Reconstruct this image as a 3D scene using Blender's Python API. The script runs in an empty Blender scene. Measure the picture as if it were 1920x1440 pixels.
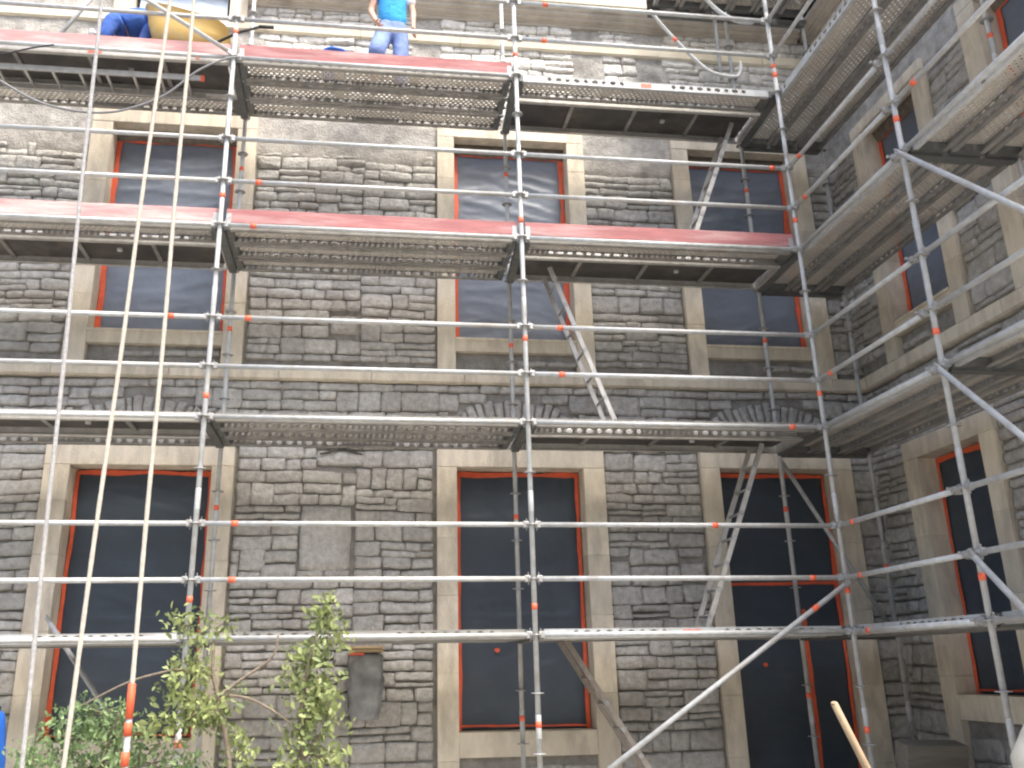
import bpy, bmesh, math, random
from mathutils import Vector, Matrix, noise, Euler
R = math.radians
random.seed(7)
S = bpy.context.scene
COL = S.collection

# ------------------------------------------------------------------ helpers
class MB:
    """collects geometry that becomes ONE mesh object"""
    def __init__(s): s.v = []; s.f = []; s.m = []; s.sm = []; s.tint = []
    def add(s, vs, fs, mi=0, smooth=False, tint=None):
        b = len(s.v); s.v += [tuple(p) for p in vs]
        for f in fs: s.f.append([b + i for i in f]); s.m.append(mi); s.sm.append(smooth)
        s.tint += [1.0 if tint is None else tint] * len(vs)
    def box(s, x0, x1, y0, y1, z0, z1, mi=0, bev=0.0):
        if bev <= 0:
            vs = [(x, y, z) for z in (z0, z1) for y in (y0, y1) for x in (x0, x1)]
            s.add(vs, [(0,2,3,1),(4,5,7,6),(0,1,5,4),(2,6,7,3),(0,4,6,2),(1,3,7,5)], mi); return
        bm = bmesh.new(); bmesh.ops.create_cube(bm, size=1)
        for v in bm.verts:
            v.co = Vector(((x0+x1)/2 + v.co.x*(x1-x0), (y0+y1)/2 + v.co.y*(y1-y0), (z0+z1)/2 + v.co.z*(z1-z0)))
        bmesh.ops.bevel(bm, geom=bm.edges[:], offset=bev, segments=2, affect='EDGES', profile=.5)
        s.bm(bm, mi)
    def bm(s, bm, mi=0, smooth=False):
        bm.verts.ensure_lookup_table(); bm.verts.index_update()
        s.add([v.co.copy() for v in bm.verts], [[v.index for v in f.verts] for f in bm.faces], mi, smooth); bm.free()
    def tube(s, pts, r, n=12, mi=0, cap=True, smooth=True):
        pts = [Vector(p) for p in pts]; rs = r if isinstance(r, (list, tuple)) else [r]*len(pts)
        t0 = (pts[1]-pts[0]).normalized()
        up = Vector((0,0,1)) if abs(t0.z) < .9 else Vector((0,1,0))
        a = t0.cross(up).normalized(); vs = []
        for i, p in enumerate(pts):
            t = (pts[min(i+1, len(pts)-1)] - pts[max(i-1, 0)]).normalized()
            a = (a - t*a.dot(t)).normalized(); b = t.cross(a)
            for k in range(n):
                an = 2*math.pi*k/n; vs.append(p + (a*math.cos(an) + b*math.sin(an))*rs[i])
        fs = []
        for i in range(len(pts)-1):
            for k in range(n): fs.append((i*n+k, i*n+(k+1) % n, (i+1)*n+(k+1) % n, (i+1)*n+k))
        s.add(vs, fs, mi, smooth)
        if cap:
            b = len(s.v) - len(vs)
            s.f.append([b+k for k in range(n)][::-1]); s.m.append(mi); s.sm.append(False)
            s.f.append([b+(len(pts)-1)*n+k for k in range(n)]); s.m.append(mi); s.sm.append(False)
    def lathe(s, prof, cen=(0,0,0), n=24, mi=0, smooth=True):
        c = Vector(cen); vs = []
        for r, z in prof:
            for k in range(n):
                a = 2*math.pi*k/n; vs.append(c + Vector((r*math.cos(a), r*math.sin(a), z)))
        fs = [(i*n+k, i*n+(k+1) % n, (i+1)*n+(k+1) % n, (i+1)*n+k) for i in range(len(prof)-1) for k in range(n)]
        s.add(vs, fs, mi, smooth)
    def xform(s, M):
        s.v = [tuple(M @ Vector(p)) for p in s.v]; return s
    def build(s, name, mats, parent=None, tint=False):
        me = bpy.data.meshes.new(name); me.from_pydata(s.v, [], s.f)
        for m in (mats if isinstance(mats, (list, tuple)) else [mats]): me.materials.append(m)
        me.polygons.foreach_set('material_index', s.m); me.polygons.foreach_set('use_smooth', s.sm)
        if tint:
            at = me.attributes.new('tint', 'FLOAT', 'POINT'); at.data.foreach_set('value', s.tint)
        me.update(); o = bpy.data.objects.new(name, me); COL.objects.link(o)
        if parent: o.parent = parent
        return o

def tag(o, label=None, cat=None, group=None, kind=None):
    if label: o['label'] = label
    if cat: o['category'] = cat
    if group: o['group'] = group
    if kind: o['kind'] = kind
    return o
def empty(name, loc=(0,0,0), rot=(0,0,0)):
    o = bpy.data.objects.new(name, None); COL.objects.link(o); o.location = loc; o.rotation_euler = rot
    o.empty_display_size = .1; return o
def copy_tree(o, parent=None):
    c = o.copy(); COL.objects.link(c)
    if parent: c.parent = parent
    for ch in list(o.children):
        if not ch.name.startswith(('orange_tape', 'orange_mark')): copy_tree(ch, c)
    return c

# ------------------------------------------------------------------ materials
def mat(name, base, rough=.7, metal=0, var=.15, scale=8, bump=.0, bscale=60, dirt=None, dscale=2.5, damt=.5, tint=False, objvar=0, stretch=None, spec=.5):
    m = bpy.data.materials.new(name); m.use_nodes = True; N = m.node_tree.nodes; L = m.node_tree.links
    P = N['Principled BSDF']; P.inputs['Roughness'].default_value = rough; P.inputs['Metallic'].default_value = metal
    P.inputs['Specular IOR Level'].default_value = spec
    tc = N.new('ShaderNodeTexCoord'); src = tc.outputs['Object']
    if stretch:
        mp = N.new('ShaderNodeMapping'); mp.inputs['Scale'].default_value = stretch; L.new(src, mp.inputs['Vector']); src = mp.outputs['Vector']
    oi = N.new('ShaderNodeObjectInfo')
    ad = N.new('ShaderNodeVectorMath'); ad.operation = 'MULTIPLY_ADD'
    ad.inputs[1].default_value = (1,1,1); L.new(src, ad.inputs[0])
    mu = N.new('ShaderNodeMath'); mu.operation = 'MULTIPLY'; mu.inputs[1].default_value = 37; L.new(oi.outputs['Random'], mu.inputs[0]); L.new(mu.outputs[0], ad.inputs[2])
    src = ad.outputs[0]
    nz = N.new('ShaderNodeTexNoise'); nz.inputs['Scale'].default_value = scale; nz.inputs['Detail'].default_value = 6; L.new(src, nz.inputs['Vector'])
    mr = N.new('ShaderNodeMapRange'); mr.inputs['From Min'].default_value = .3; mr.inputs['From Max'].default_value = .7
    mr.inputs['To Min'].default_value = 1-var; mr.inputs['To Max'].default_value = 1+var; L.new(nz.outputs['Fac'], mr.inputs['Value'])
    fac = mr.outputs[0]
    def mul(a, b):
        k = N.new('ShaderNodeMath'); k.operation = 'MULTIPLY'; L.new(a, k.inputs[0]); L.new(b, k.inputs[1]); return k.outputs[0]
    if tint:
        at = N.new('ShaderNodeAttribute'); at.attribute_name = 'tint'; fac = mul(fac, at.outputs['Fac'])
    if objvar:
        m2 = N.new('ShaderNodeMapRange'); m2.inputs['To Min'].default_value = 1-objvar; m2.inputs['To Max'].default_value = 1+objvar
        L.new(oi.outputs['Random'], m2.inputs['Value']); fac = mul(fac, m2.outputs[0])
    vm = N.new('ShaderNodeVectorMath'); vm.operation = 'SCALE'; vm.inputs[0].default_value = base[:3]; L.new(fac, vm.inputs['Scale'])
    col = vm.outputs[0]
    if dirt:
        n2 = N.new('ShaderNodeTexNoise'); n2.inputs['Scale'].default_value = dscale; n2.inputs['Detail'].default_value = 8; n2.inputs['Roughness'].default_value = .65; L.new(src, n2.inputs['Vector'])
        r2 = N.new('ShaderNodeMapRange'); r2.inputs['From Min'].default_value = .48; r2.inputs['From Max'].default_value = .66; r2.inputs['To Max'].default_value = damt; L.new(n2.outputs['Fac'], r2.inputs['Value'])
        mx = N.new('ShaderNodeMix'); mx.data_type = 'RGBA'; L.new(r2.outputs[0], mx.inputs['Factor']); L.new(col, mx.inputs['A']); mx.inputs['B'].default_value = (*dirt, 1)
        col = mx.outputs['Result']
    L.new(col, P.inputs['Base Color'])
    if bump:
        n3 = N.new('ShaderNodeTexNoise'); n3.inputs['Scale'].default_value = bscale; n3.inputs['Detail'].default_value = 5; L.new(src, n3.inputs['Vector'])
        b = N.new('ShaderNodeBump'); b.inputs['Strength'].default_value = bump; b.inputs['Distance'].default_value = .02; L.new(n3.outputs['Fac'], b.inputs['Height']); L.new(b.outputs[0], P.inputs['Normal'])
    return m

M = {}
M['galv'] = mat('galvanised_tube', (.50,.52,.525), .58, .15, .13, 14, .15, 90, dirt=(.40,.37,.32), dscale=4.5, damt=.6, objvar=.12)
M['galv2'] = mat('galvanised_fitting', (.40,.41,.41), .5, .4, .2, 25, .2, 90, dirt=(.3,.26,.22), dscale=9, damt=.5, objvar=.1)
M['deckside'] = mat('deck_side_steel', (.29,.285,.27), .6, .3, .25, 7, .1, 50, dirt=(.33,.3,.26), dscale=5, damt=.45, objvar=.15)
M['beam'] = mat('transom_steel', (.13,.138,.135), .55, .3, .2, 9, .1, 50, dirt=(.25,.23,.2), dscale=6, damt=.35)
M['alu'] = mat('aluminium', (.55,.54,.51), .45, .5, .12, 12, .08, 60, dirt=(.35,.32,.28), dscale=5, damt=.45)
M['ply'] = mat('dark_plywood', (.060,.055,.052), .55, 0, .3, 5, .05, 30, dirt=(.16,.14,.12), dscale=3.2, damt=.5)
M['stone'] = mat('rough_grey_stone', (.47,.46,.43), .95, 0, .20, 16, 1.0, 34, dirt=(.28,.25,.22), dscale=1.7, damt=.5, tint=True, spec=.2)
M['mortar'] = mat('grey_mortar', (.37,.355,.325), .95, 0, .25, 9, .9, 42, dirt=(.19,.18,.165), dscale=3, damt=.5, tint=True, spec=.2)
M['dressed'] = mat('dressed_sandstone', (.74,.67,.54), .88, 0, .10, 7, .5, 70, dirt=(.44,.39,.32), dscale=2.8, damt=.6, spec=.2, tint=True, stretch=(1.6,1.6,.55))
M['ladder_old'] = mat('weathered_ladder', (.30,.26,.22), .7, .1, .2, 10, .2, 50, dirt=(.45,.42,.38), dscale=4, damt=.5)
M['fascia'] = mat('pale_cornice_paint', (.74,.68,.54), .8, 0, .07, 6, .15, 60, dirt=(.5,.42,.33), dscale=2, damt=.3, spec=.25)
M['cornice'] = mat('weathered_cornice_stone', (.52,.475,.41), .85, 0, .12, 6, .3, 60, dirt=(.25,.22,.19), dscale=2, damt=.5, spec=.25)
M['lintel'] = mat('rough_window_head', (.17,.145,.12), .95, 0, .3, 12, .7, 40)
M['orange'] = mat('orange_tape', (.72,.12,.05), .6, 0, .12, 12, .1, 30)
M['redtape'] = mat('faded_orange_tape', (.85,.16,.08), .5, 0, .15, 20)
M['floor_blk'] = mat('dark_interior', (.02,.02,.02), .9)
M['soil'] = mat('pale_gravel_and_rubble', (.40,.38,.34), .95, 0, .2, 3, 1, 20, dirt=(.2,.19,.17), dscale=6, damt=.6)
M['wood'] = mat('timber', (.50,.37,.22), .75, 0, .18, 6, .3, 40, stretch=(1,1,8), dirt=(.3,.2,.12), dscale=3, damt=.4)
M['plank'] = mat('weathered_planks', (.20,.18,.145), .85, 0, .2, 6, .4, 40, stretch=(.6,6,6), dirt=(.15,.14,.12), dscale=3, damt=.6)
M['yellow'] = mat('yellow_plastic', (.88,.60,.20), .5, 0, .08, 4, dirt=(.80,.66,.40), dscale=4, damt=.7)
M['black'] = mat('black_rubber', (.025,.025,.028), .6)
M['hose'] = mat('grey_hose', (.20,.205,.21), .5)
M['bluep'] = mat('blue_plastic', (.02,.13,.55), .35, 0, .1, 5)
M['cream'] = mat('cream_painted_steel', (.74,.72,.63), .45, 0, .05, 5, dirt=(.45,.42,.36), dscale=4, damt=.4)
M['rope'] = mat('pale_rope', (.58,.54,.47), .9, 0, .12, 30, .6, 220)
M['ropeg'] = mat('grey_rope', (.42,.42,.42), .8, 0, .2, 30, .6, 220)
M['skin'] = mat('skin', (.60,.36,.26), .55, 0, .06, 12)
M['tshirt'] = mat('cyan_blue_cloth', (.04,.33,.72), .9, 0, .14, 6, .9, 14)
M['white'] = mat('white_cloth', (.78,.78,.78), .85, 0, .05, 10)
M['denim'] = mat('light_blue_denim', (.20,.28,.55), .9, 0, .2, 8, .9, 16)
M['work'] = mat('dark_blue_workwear', (.045,.12,.42), .9, 0, .35, 5, .9, 14, dirt=(.10,.16,.42), dscale=4, damt=.7)
M['hair'] = mat('dark_hair', (.04,.028,.02), .7, 0, .2, 60)
M['boot'] = mat('brown_boot_leather', (.09,.06,.04), .6)
M['bark'] = mat('grey_bark', (.22,.18,.14), .9, 0, .25, 14, .6, 60)
M['wrap'] = mat('grey_plastic_wrap', (.24,.245,.25), .45, 0, .35, 5, .5, 14, dirt=(.12,.12,.12), dscale=4, damt=.6)
M['whitesheet'] = mat('sky_tinted_white_sheet', (.60,.70,.82), .4, 0, .06, 3)  # white sheet with the sky's blue reflection put into its colour

def mat_toe():
    m = mat('red_toe_board_paint', (.36,.14,.14), .75, 0, .22, 5, .3, 50, stretch=(.35,3,3), dirt=(.52,.34,.33), dscale=3.0, damt=.8, objvar=.1)
    return m
M['toe'] = mat_toe()
def mat_toe2():
    return mat('worn_overexposed_toe_board_paint', (.52,.29,.285), .85, 0, .15, 5, .3, 50, stretch=(.35,3,3), dirt=(.82,.58,.54), dscale=3.0, damt=.8)  # worn red paint with the left side's overexposure put into its pale pink
M['toe2'] = mat_toe2()

def mat_perf():
    """perforated steel deck: rows of small holes that really let light through"""
    m = bpy.data.materials.new('perforated_deck_steel'); m.use_nodes = True; N = m.node_tree.nodes; L = m.node_tree.links
    P = N['Principled BSDF']; P.inputs['Roughness'].default_value = .6; P.inputs['Metallic'].default_value = .15
    tc = N.new('ShaderNodeTexCoord'); sp = N.new('ShaderNodeSeparateXYZ'); L.new(tc.outputs['Object'], sp.inputs[0])
    def mth(op, a, b=None, c=None):
        k = N.new('ShaderNodeMath'); k.operation = op
        for i, q in enumerate((a, b, c)):
            if q is None: continue
            if isinstance(q, (int, float)): k.inputs[i].default_value = q
            else: L.new(q, k.inputs[i])
        return k.outputs[0]
    px, py = .060, .040
    row = mth('FLOOR', mth('DIVIDE', sp.outputs['Y'], py))
    off = mth('MULTIPLY', mth('PINGPONG', row, 1), .5)
    fx = mth('SUBTRACT', mth('FRACT', mth('ADD', mth('DIVIDE', sp.outputs['X'], px), off)), .5)
    fy = mth('SUBTRACT', mth('FRACT', mth('DIVIDE', sp.outputs['Y'], py)), .5)
    d = mth('ADD', mth('MULTIPLY', fx, fx), mth('MULTIPLY', fy, fy))
    hole = mth('LESS_THAN', d, .062)
    ring = mth('LESS_THAN', d, .12)
    nz = N.new('ShaderNodeTexNoise'); nz.inputs['Scale'].default_value = 2.2; nz.inputs['Detail'].default_value = 5; L.new(tc.outputs['Object'], nz.inputs['Vector'])
    oi = N.new('ShaderNodeObjectInfo')
    cr = N.new('ShaderNodeValToRGB'); cr.color_ramp.elements[0].position = .35; cr.color_ramp.elements[1].position = .65
    cr.color_ramp.elements[0].color = (.42,.39,.35,1); cr.color_ramp.elements[1].color = (.60,.565,.50,1)
    L.new(nz.outputs['Fac'], cr.inputs[0])
    mx = N.new('ShaderNodeMix'); mx.data_type = 'RGBA'; L.new(ring, mx.inputs['Factor']); L.new(cr.outputs[0], mx.inputs['A']); mx.inputs['B'].default_value = (.70,.66,.60,1)
    L.new(mx.outputs['Result'], P.inputs['Base Color'])
    # occasional welded stiffener patches have no holes
    blk = mth('LESS_THAN', mth('ABSOLUTE', mth('SUBTRACT', mth('ABSOLUTE', sp.outputs['X']), .42)), .05)
    hole = mth('MULTIPLY', hole, mth('SUBTRACT', 1, blk))
    tr = N.new('ShaderNodeBsdfTransparent'); ms = N.new('ShaderNodeMixShader'); L.new(hole, ms.inputs[0]); L.new(P.outputs[0], ms.inputs[1]); L.new(tr.outputs[0], ms.inputs[2])
    L.new(ms.outputs[0], N['Material Output'].inputs['Surface'])
    return m
M['perf'] = mat_perf()

def mat_sheet(name, base, rough):
    m = mat(name, base, rough, 0, .14, 2.2, .45, 7, spec=.5)
    return m
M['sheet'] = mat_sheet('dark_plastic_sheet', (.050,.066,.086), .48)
M['sheet_up'] = mat_sheet('sky_brightened_plastic_sheet', (.170,.198,.245), .50)  # same sheeting, paler: sky reflection put into the base colour

def mat_leaf(name, c, tr):
    m = bpy.data.materials.new(name); m.use_nodes = True; N = m.node_tree.nodes; L = m.node_tree.links
    P = N['Principled BSDF']; P.inputs['Roughness'].default_value = .5
    at = N.new('ShaderNodeAttribute'); at.attribute_name = 'tint'
    cr = N.new('ShaderNodeValToRGB'); e = cr.color_ramp.elements
    e[0].position = 0; e[0].color = (c[0]*.45, c[1]*.5, c[2]*.5, 1); e[1].position = 1; e[1].color = (c[0]*2.1, c[1]*1.75, c[2]*1.6, 1)
    L.new(at.outputs['Fac'], cr.inputs[0]); L.new(cr.outputs[0], P.inputs['Base Color'])
    t = N.new('ShaderNodeBsdfTranslucent'); L.new(cr.outputs[0], t.inputs['Color'])
    ms = N.new('ShaderNodeMixShader'); ms.inputs[0].default_value = tr; L.new(P.outputs[0], ms.inputs[1]); L.new(t.outputs[0], ms.inputs[2])
    L.new(ms.outputs[0], N['Material Output'].inputs['Surface']); return m
M['leaf'] = mat_leaf('pale_green_leaves', (.20,.275,.125), .4)
M['leaf2'] = mat_leaf('deep_green_leaves', (.15,.25,.12), .35)

# ------------------------------------------------------------------ main dimensions
XA, XB, XC, W, YD = -3.08, 0.0, 3.07, 1.12, -1.97      # scaffold grid
XI = XC + W                                             # inner row of the side wing
YW, XW = 1.45, 4.45                                     # faces of the two walls
GZ = -1.95                                              # ground

# ------------------------------------------------------------------ ground
g = MB(); n = 60
gv = []
for j in range(n+1):
    for i in range(n+1):
        x = -30 + 60*i/n; y = -30 + 60*j/n
        gv.append((x, y, GZ + .05*noise.noise(Vector((x*.7, y*.7, 0)))))
g.add(gv, [(j*(n+1)+i, j*(n+1)+i+1, (j+1)*(n+1)+i+1, (j+1)*(n+1)+i) for j in range(n) for i in range(n)], 0, True)
tag(g.build('ground', M['soil']), kind='structure')

# ------------------------------------------------------------------ stone building
bld = empty('stone_building', (XW, YW, GZ))
tag(bld, 'grey rough stone building wrapping round the courtyard corner behind the scaffolding', 'building')
BL = Vector((XW, YW, GZ))

def wall_pt(side, u, d, v):      # u along wall, d outward from the face plane, v height -> local to the building empty
    if side == 'A': return Vector((u, YW - d, v)) - BL
    return Vector((XW - d, u, v)) - BL

def stone(mb, side, c, depth, tint, seed):
    """c = 4 corners (u,v) bl br tr tl; rough-faced block"""
    (a, b, cc, d) = [Vector(p) for p in c]
    w = ((b-a).length + (cc-d).length)/2; h = ((d-a).length + (cc-b).length)/2
    nx = max(4, min(12, int(w/.036)+1)); ny = max(3, min(8, int(h/.028)+1))
    grid = []
    jit = [random.uniform(-.010, .010) for _ in range(8)]
    tl = random.uniform(-.05, .05); tl2 = random.uniform(-.09, .06)
    for j in range(ny+1):
        for i in range(nx+1):
            s = i/nx; t = j/ny
            # rounded outline
            sx = s*2-1; ty = t*2-1
            k = 1 - .02*(abs(sx)**3)*(abs(ty)**3)*2
            s2 = (sx*k+1)/2; t2 = (ty*k+1)/2
            p = (a*(1-s2)+b*s2)*(1-t2) + (d*(1-s2)+cc*s2)*t2
            edge = (i in (0, nx)) or (j in (0, ny))
            q = Vector((p.x*7, p.y*7, seed))
            p = p + Vector((noise.noise(q), noise.noise(q+Vector((9,3,1)))))*(.011 if edge else .004)
            e = min(s, 1-s)*w; e2 = min(t, 1-t)*h; ed = min(e, e2)
            fall = min(1, ed/.012)**.5 if ed > 0 else 0
            dd = depth*(.55+.45*fall) + .013*noise.noise(Vector((p.x*6, p.y*15, seed*1.7))) + .010*noise.noise(Vector((p.x*17, p.y*42, seed))) + tl*(s-.5)*.3 + tl2*(t-.5)*.25*min(1, h/.15) + .006*(.5-t)
            grid.append((p.x, p.y, dd))
    vs = [wall_pt(side, x, dd, y) for x, y, dd in grid]
    row = nx+1
    fs = [(j*row+i, j*row+i+1, (j+1)*row+i+1, (j+1)*row+i) for j in range(ny) for i in range(nx)]
    bd = [i for i in range(row)] + [j*row+nx for j in range(1, ny+1)] + [ny*row+i for i in range(nx-1, -1, -1)] + [j*row for j in range(ny-1, 0, -1)]
    base = len(vs)
    cx = sum(grid[i][0] for i in bd)/len(bd); cy = sum(grid[i][1] for i in bd)/len(bd)
    for i in bd:
        x, y, dd = grid[i]
        vs.append(wall_pt(side, x+(cx-x)*.02, -.075, y+(cy-y)*.02))
    nb = len(bd)
    fs += [(bd[k], base+k, base+(k+1) % nb, bd[(k+1) % nb]) for k in range(nb)]
    if side == 'A': fs = [f for f in fs]
    mb.add(vs, fs, 0, True, tint)

def tintof(v):
    t = random.uniform(.88, 1.08)
    r = random.random()
    if r < .06: t *= .85
    elif r > .96: t *= 1.08
    if v > 6.3: t = t*1.5 + .12  # whiter upper stones, lightened further with overexposure put into the tint
    return t

def warp(u, v, seed):
    return (u + .015*noise.noise(Vector((u*1.1, v*1.5, seed+5))), v + .040*noise.noise(Vector((u*.8, v*.9, seed))) + .010*noise.noise(Vector((u*3, v*3, seed+2))))

def fill_wall(side, u0, u1, v0, v1, blocked, mortar_d, seed, fixed=(), arches=(), zones=()):
    mb = MB(); cw = .05
    nc = int((u1-u0)/cw)
    rows = [v0]
    while rows[-1] < v1: rows.append(rows[-1] + random.choice((.06, .07, .08, .09, .10, .11)))
    nr = len(rows)-1
    occ = [[False]*nc for _ in range(nr)]
    for r in range(nr):
        for c in range(nc):
            u = u0+(c+.5)*cw; v = (rows[r]+rows[r+1])/2
            if blocked(u, v): occ[r][c] = True
    for (fu0, fu1, fv0, fv1) in fixed:
        for r in range(nr):
            for c in range(nc):
                u = u0+(c+.5)*cw; v = (rows[r]+rows[r+1])/2
                if fu0 < u < fu1 and fv0 < v < fv1: occ[r][c] = True
        stone(mb, side, [(fu0+.002, fv0+.004), (fu1-.002, fv0+.004), (fu1-.002, fv1-.004), (fu0+.002, fv1-.004)], .026, random.uniform(.95, 1.05), random.uniform(0, 99))
    for (cu, cv, r0, r1, ha, ns) in arches:
        for r in range(nr):
            for c in range(nc):
                u = u0+(c+.5)*cw; v = (rows[r]+rows[r+1])/2
                rr = math.hypot(u-cu, v-cv); an = math.atan2(u-cu, v-cv)
                if r0-.02 < rr < r1+.01 and abs(an) < ha: occ[r][c] = True
        a = -ha; k = 0
        st = [random.uniform(.7, 1.3) for _ in range(ns)]; tot = sum(st)
        for q in st:
            a2 = a + 2*ha*q/tot; g_ = .008
            rr1 = r1 - random.uniform(0, .05)
            def P(an, rad): return (cu + math.sin(an)*rad, cv + math.cos(an)*rad)
            stone(mb, side, [P(a+g_, r0), P(a2-g_, r0), P(a2-g_, rr1), P(a+g_, rr1)], random.uniform(.02, .04), tintof(2), random.uniform(0, 99))
            a = a2
    def isfree(u, v):
        c = int((u-u0)/cw)
        if c < 0 or c >= nc: return False
        r = 0
        for k in range(nr):
            if rows[k] <= v < rows[k+1]: r = k; break
        return not occ[r][c] and not blocked(u, v)
    for (zu0, zu1, zv0, zv1) in zones:
        v = zv0
        while v < zv1 - .02:
            h = random.choice((.095, .11, .13, .145, .16, .175, .19, .21, .235))
            if zv1 - (v+h) < .075: h = zv1 - v
            if h > .26: h /= 2
            va, vb = v, v+h; v += h
            u = max(zu0, u0); end = min(zu1, u1); run = None; runs = []
            while u < end + 1e-6:
                ok = u < end - 1e-6 and all(isfree(u+.02, vv) for vv in (va+.02, (va+vb)/2, vb-.02))
                if ok and run is None: run = u
                if not ok and run is not None: runs.append((run, u)); run = None
                u += .04
            if run is not None: runs.append((run, end))
            if h > .085:
                for ya, yb in ((va, (va+vb)/2), ((va+vb)/2, vb)):
                    u = max(zu0, u0); run = None
                    while u < end + 1e-6:
                        full = all(isfree(u+.02, vv) for vv in (va+.02, (va+vb)/2, vb-.02))
                        ok = u < end-1e-6 and not full and all(isfree(u+.02, vv) for vv in (ya+.012, (ya+yb)/2, yb-.012))
                        if ok and run is None: run = u
                        if (not ok) and run is not None:
                            if u-run > .08:
                                k_ = max(1, round((u-run)/.34))
                                for q_ in range(k_):
                                    xa, xb = run+(u-run)*q_/k_, run+(u-run)*(q_+1)/k_
                                    stone(mb, side, [warp(xa+.002, ya+.003, seed), warp(xb-.002, ya+.003, seed), warp(xb-.002, yb-.003, seed), warp(xa+.002, yb-.003, seed)], random.uniform(.015,.03), tintof((ya+yb)/2), random.uniform(0,99))
                            run = None
                        u += .04
            for ra, rb in runs:
                if rb-ra < .06: continue
                x = ra
                while x < rb - 1e-4:
                    def put_(xa, xb, ya, yb):
                        gh = random.uniform(-.001, .004); g1 = random.uniform(.003, .012)
                        cs = [warp(xa, ya, seed), warp(xb, ya, seed), warp(xb, yb, seed), warp(xa, yb, seed)]
                        cs = [(p[0]+q[0]*gh+random.uniform(-.008,.008), p[1]+q[1]*g1+random.uniform(-.006,.006)) for p, q in zip(cs, [(1,1), (-1,1), (-1,-1), (1,-1)])]
                        stone(mb, side, cs, random.uniform(.014, .042), tintof((ya+yb)/2), random.uniform(0, 99))
                    split = (vb-va) > .135 and random.random() < .24
                    wd = random.uniform(.15, .44) * (1.0 if vb-va > .12 else 1.15)
                    if split: wd = random.uniform(.35, .8)
                    xe = x+wd
                    if rb - xe < .12: xe = rb
                    if xe-x > .62 and not split: xe = x+(xe-x)/2
                    if split:
                        m_ = va + (vb-va)*random.uniform(.4, .6)
                        for ya, yb in ((va, m_), (m_, vb)):
                            xx = x
                            while xx < xe-1e-4:
                                x2 = xx+random.uniform(.16, .42)
                                if xe-x2 < .12: x2 = xe
                                put_(xx, x2, ya, yb); xx = x2
                    else: put_(x, xe, va, vb)
                    x = xe
    o = mb.build('stonework', M['stone'], None, tint=True); o.parent = bld
    # mortar bed behind the blocks, cut round the openings
    mm = MB(); cw = .06
    nx = int((u1-u0)/cw); nz_ = int((v1-v0)/cw)
    idx = {}
    vs = []; fs = []; 
    def vi(i, j):
        if (i, j) not in idx:
            u = u0+i*cw; v = v0+j*cw
            d = mortar_d(u, v)
            idx[(i, j)] = len(vs); vs.append(wall_pt(side, u, d, v))
        return idx[(i, j)]
    for j in range(nz_):
        for i in range(nx):
            if blocked(u0+(i+.5)*cw, v0+(j+.5)*cw, True): continue
            fs.append((vi(i, j), vi(i+1, j), vi(i+1, j+1), vi(i, j+1)))
    mm.add(vs, fs, 0, True, 1.0)
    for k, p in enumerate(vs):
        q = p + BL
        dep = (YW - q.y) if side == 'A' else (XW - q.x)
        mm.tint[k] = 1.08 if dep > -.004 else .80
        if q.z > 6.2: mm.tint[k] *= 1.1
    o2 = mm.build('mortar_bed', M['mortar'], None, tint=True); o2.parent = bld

# openings: (name, u0, u1, v0, v1, surround side width l, r, top, sill z bottom or None)
openA = [
  dict(u=(-4.66,-3.20), v=(-.90,1.83), so=(-4.92,-2.97), vt=2.04, lab='left ground-floor window', k='low'),
  dict(u=(-.555,.885),  v=(-.90,1.85), so=(-.775,1.125), vt=2.055, lab='middle ground-floor window', k='low'),
  dict(u=(2.49,3.88),   v=(GZ-.05,1.87), so=(2.27,4.11), vt=2.08, lab='doorway beside the corner', k='door'),
  dict(u=(-4.66,-3.20), v=(3.37,6.02), so=(-4.90,-2.97), vt=6.19, lab='left upper window', k='up'),
  dict(u=(-.555,.885),  v=(3.38,6.07), so=(-.765,1.10), vt=6.20, lab='middle upper window', k='up'),
  dict(u=(2.49,3.88),   v=(3.38,6.08), so=(2.27,4.10), vt=6.22, lab='upper window beside the corner', k='up'),
  dict(u=(-4.60,-3.42), v=(7.66,8.95), so=(-4.84,-3.20), vt=9.1, lab='top window behind the wheelbarrow', k='top'),
]
openB = [
  dict(u=(-.48,.57), v=(-.60,1.83), so=(-.70,.80), vt=2.03, lab='side wing ground-floor window', k='low'),
  dict(u=(-.48,.57), v=(3.40,5.92), so=(-.70,.78), vt=6.06, lab='side wing upper window', k='up'),
  dict(u=(-2.68,-1.62), v=(3.40,6.05), so=(-2.90,-1.36), vt=6.2, lab='far right side wing upper window', k='up'),
  dict(u=(-2.68,-1.62), v=(-.60,1.83), so=(-2.90,-1.40), vt=2.03, lab='far right side wing ground-floor window', k='low'),
]
def mk_block(ops, bands, extra):
    def blocked(u, v, mortar=False):
        for o in ops:
            a, b = (o['so'] if not mortar else (o['u'][0]-.03, o['u'][1]+.03))
            lo = (o['v'][0] - (.30 if o['k'] == 'low' else .18 if o['k'] != 'door' else 0)) if not mortar else o['v'][0]-.02
            hi = o['vt'] if not mortar else o['v'][1]+.02
            if a < u < b and lo < v < hi: return True
            if not mortar and o['k'] == 'up' and (a < u < o['u'][0]-.0 or o['u'][1] < u < b) and 2.9 < v < hi: return True
            if not mortar and o['k'] == 'low' and (a < u < o['u'][0] or o['u'][1] < u < b) and v < hi: return True
        if not mortar:
            for lo, hi in bands:
                if lo < v < hi: return True
            if extra(u, v): return True
        return False
    return blocked
def rag(u, v, s=0): return noise.noise(Vector((u*1.7, v*1.9, s)))*.5 + noise.noise(Vector((u*5, v*5, s+4)))*.25
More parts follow.
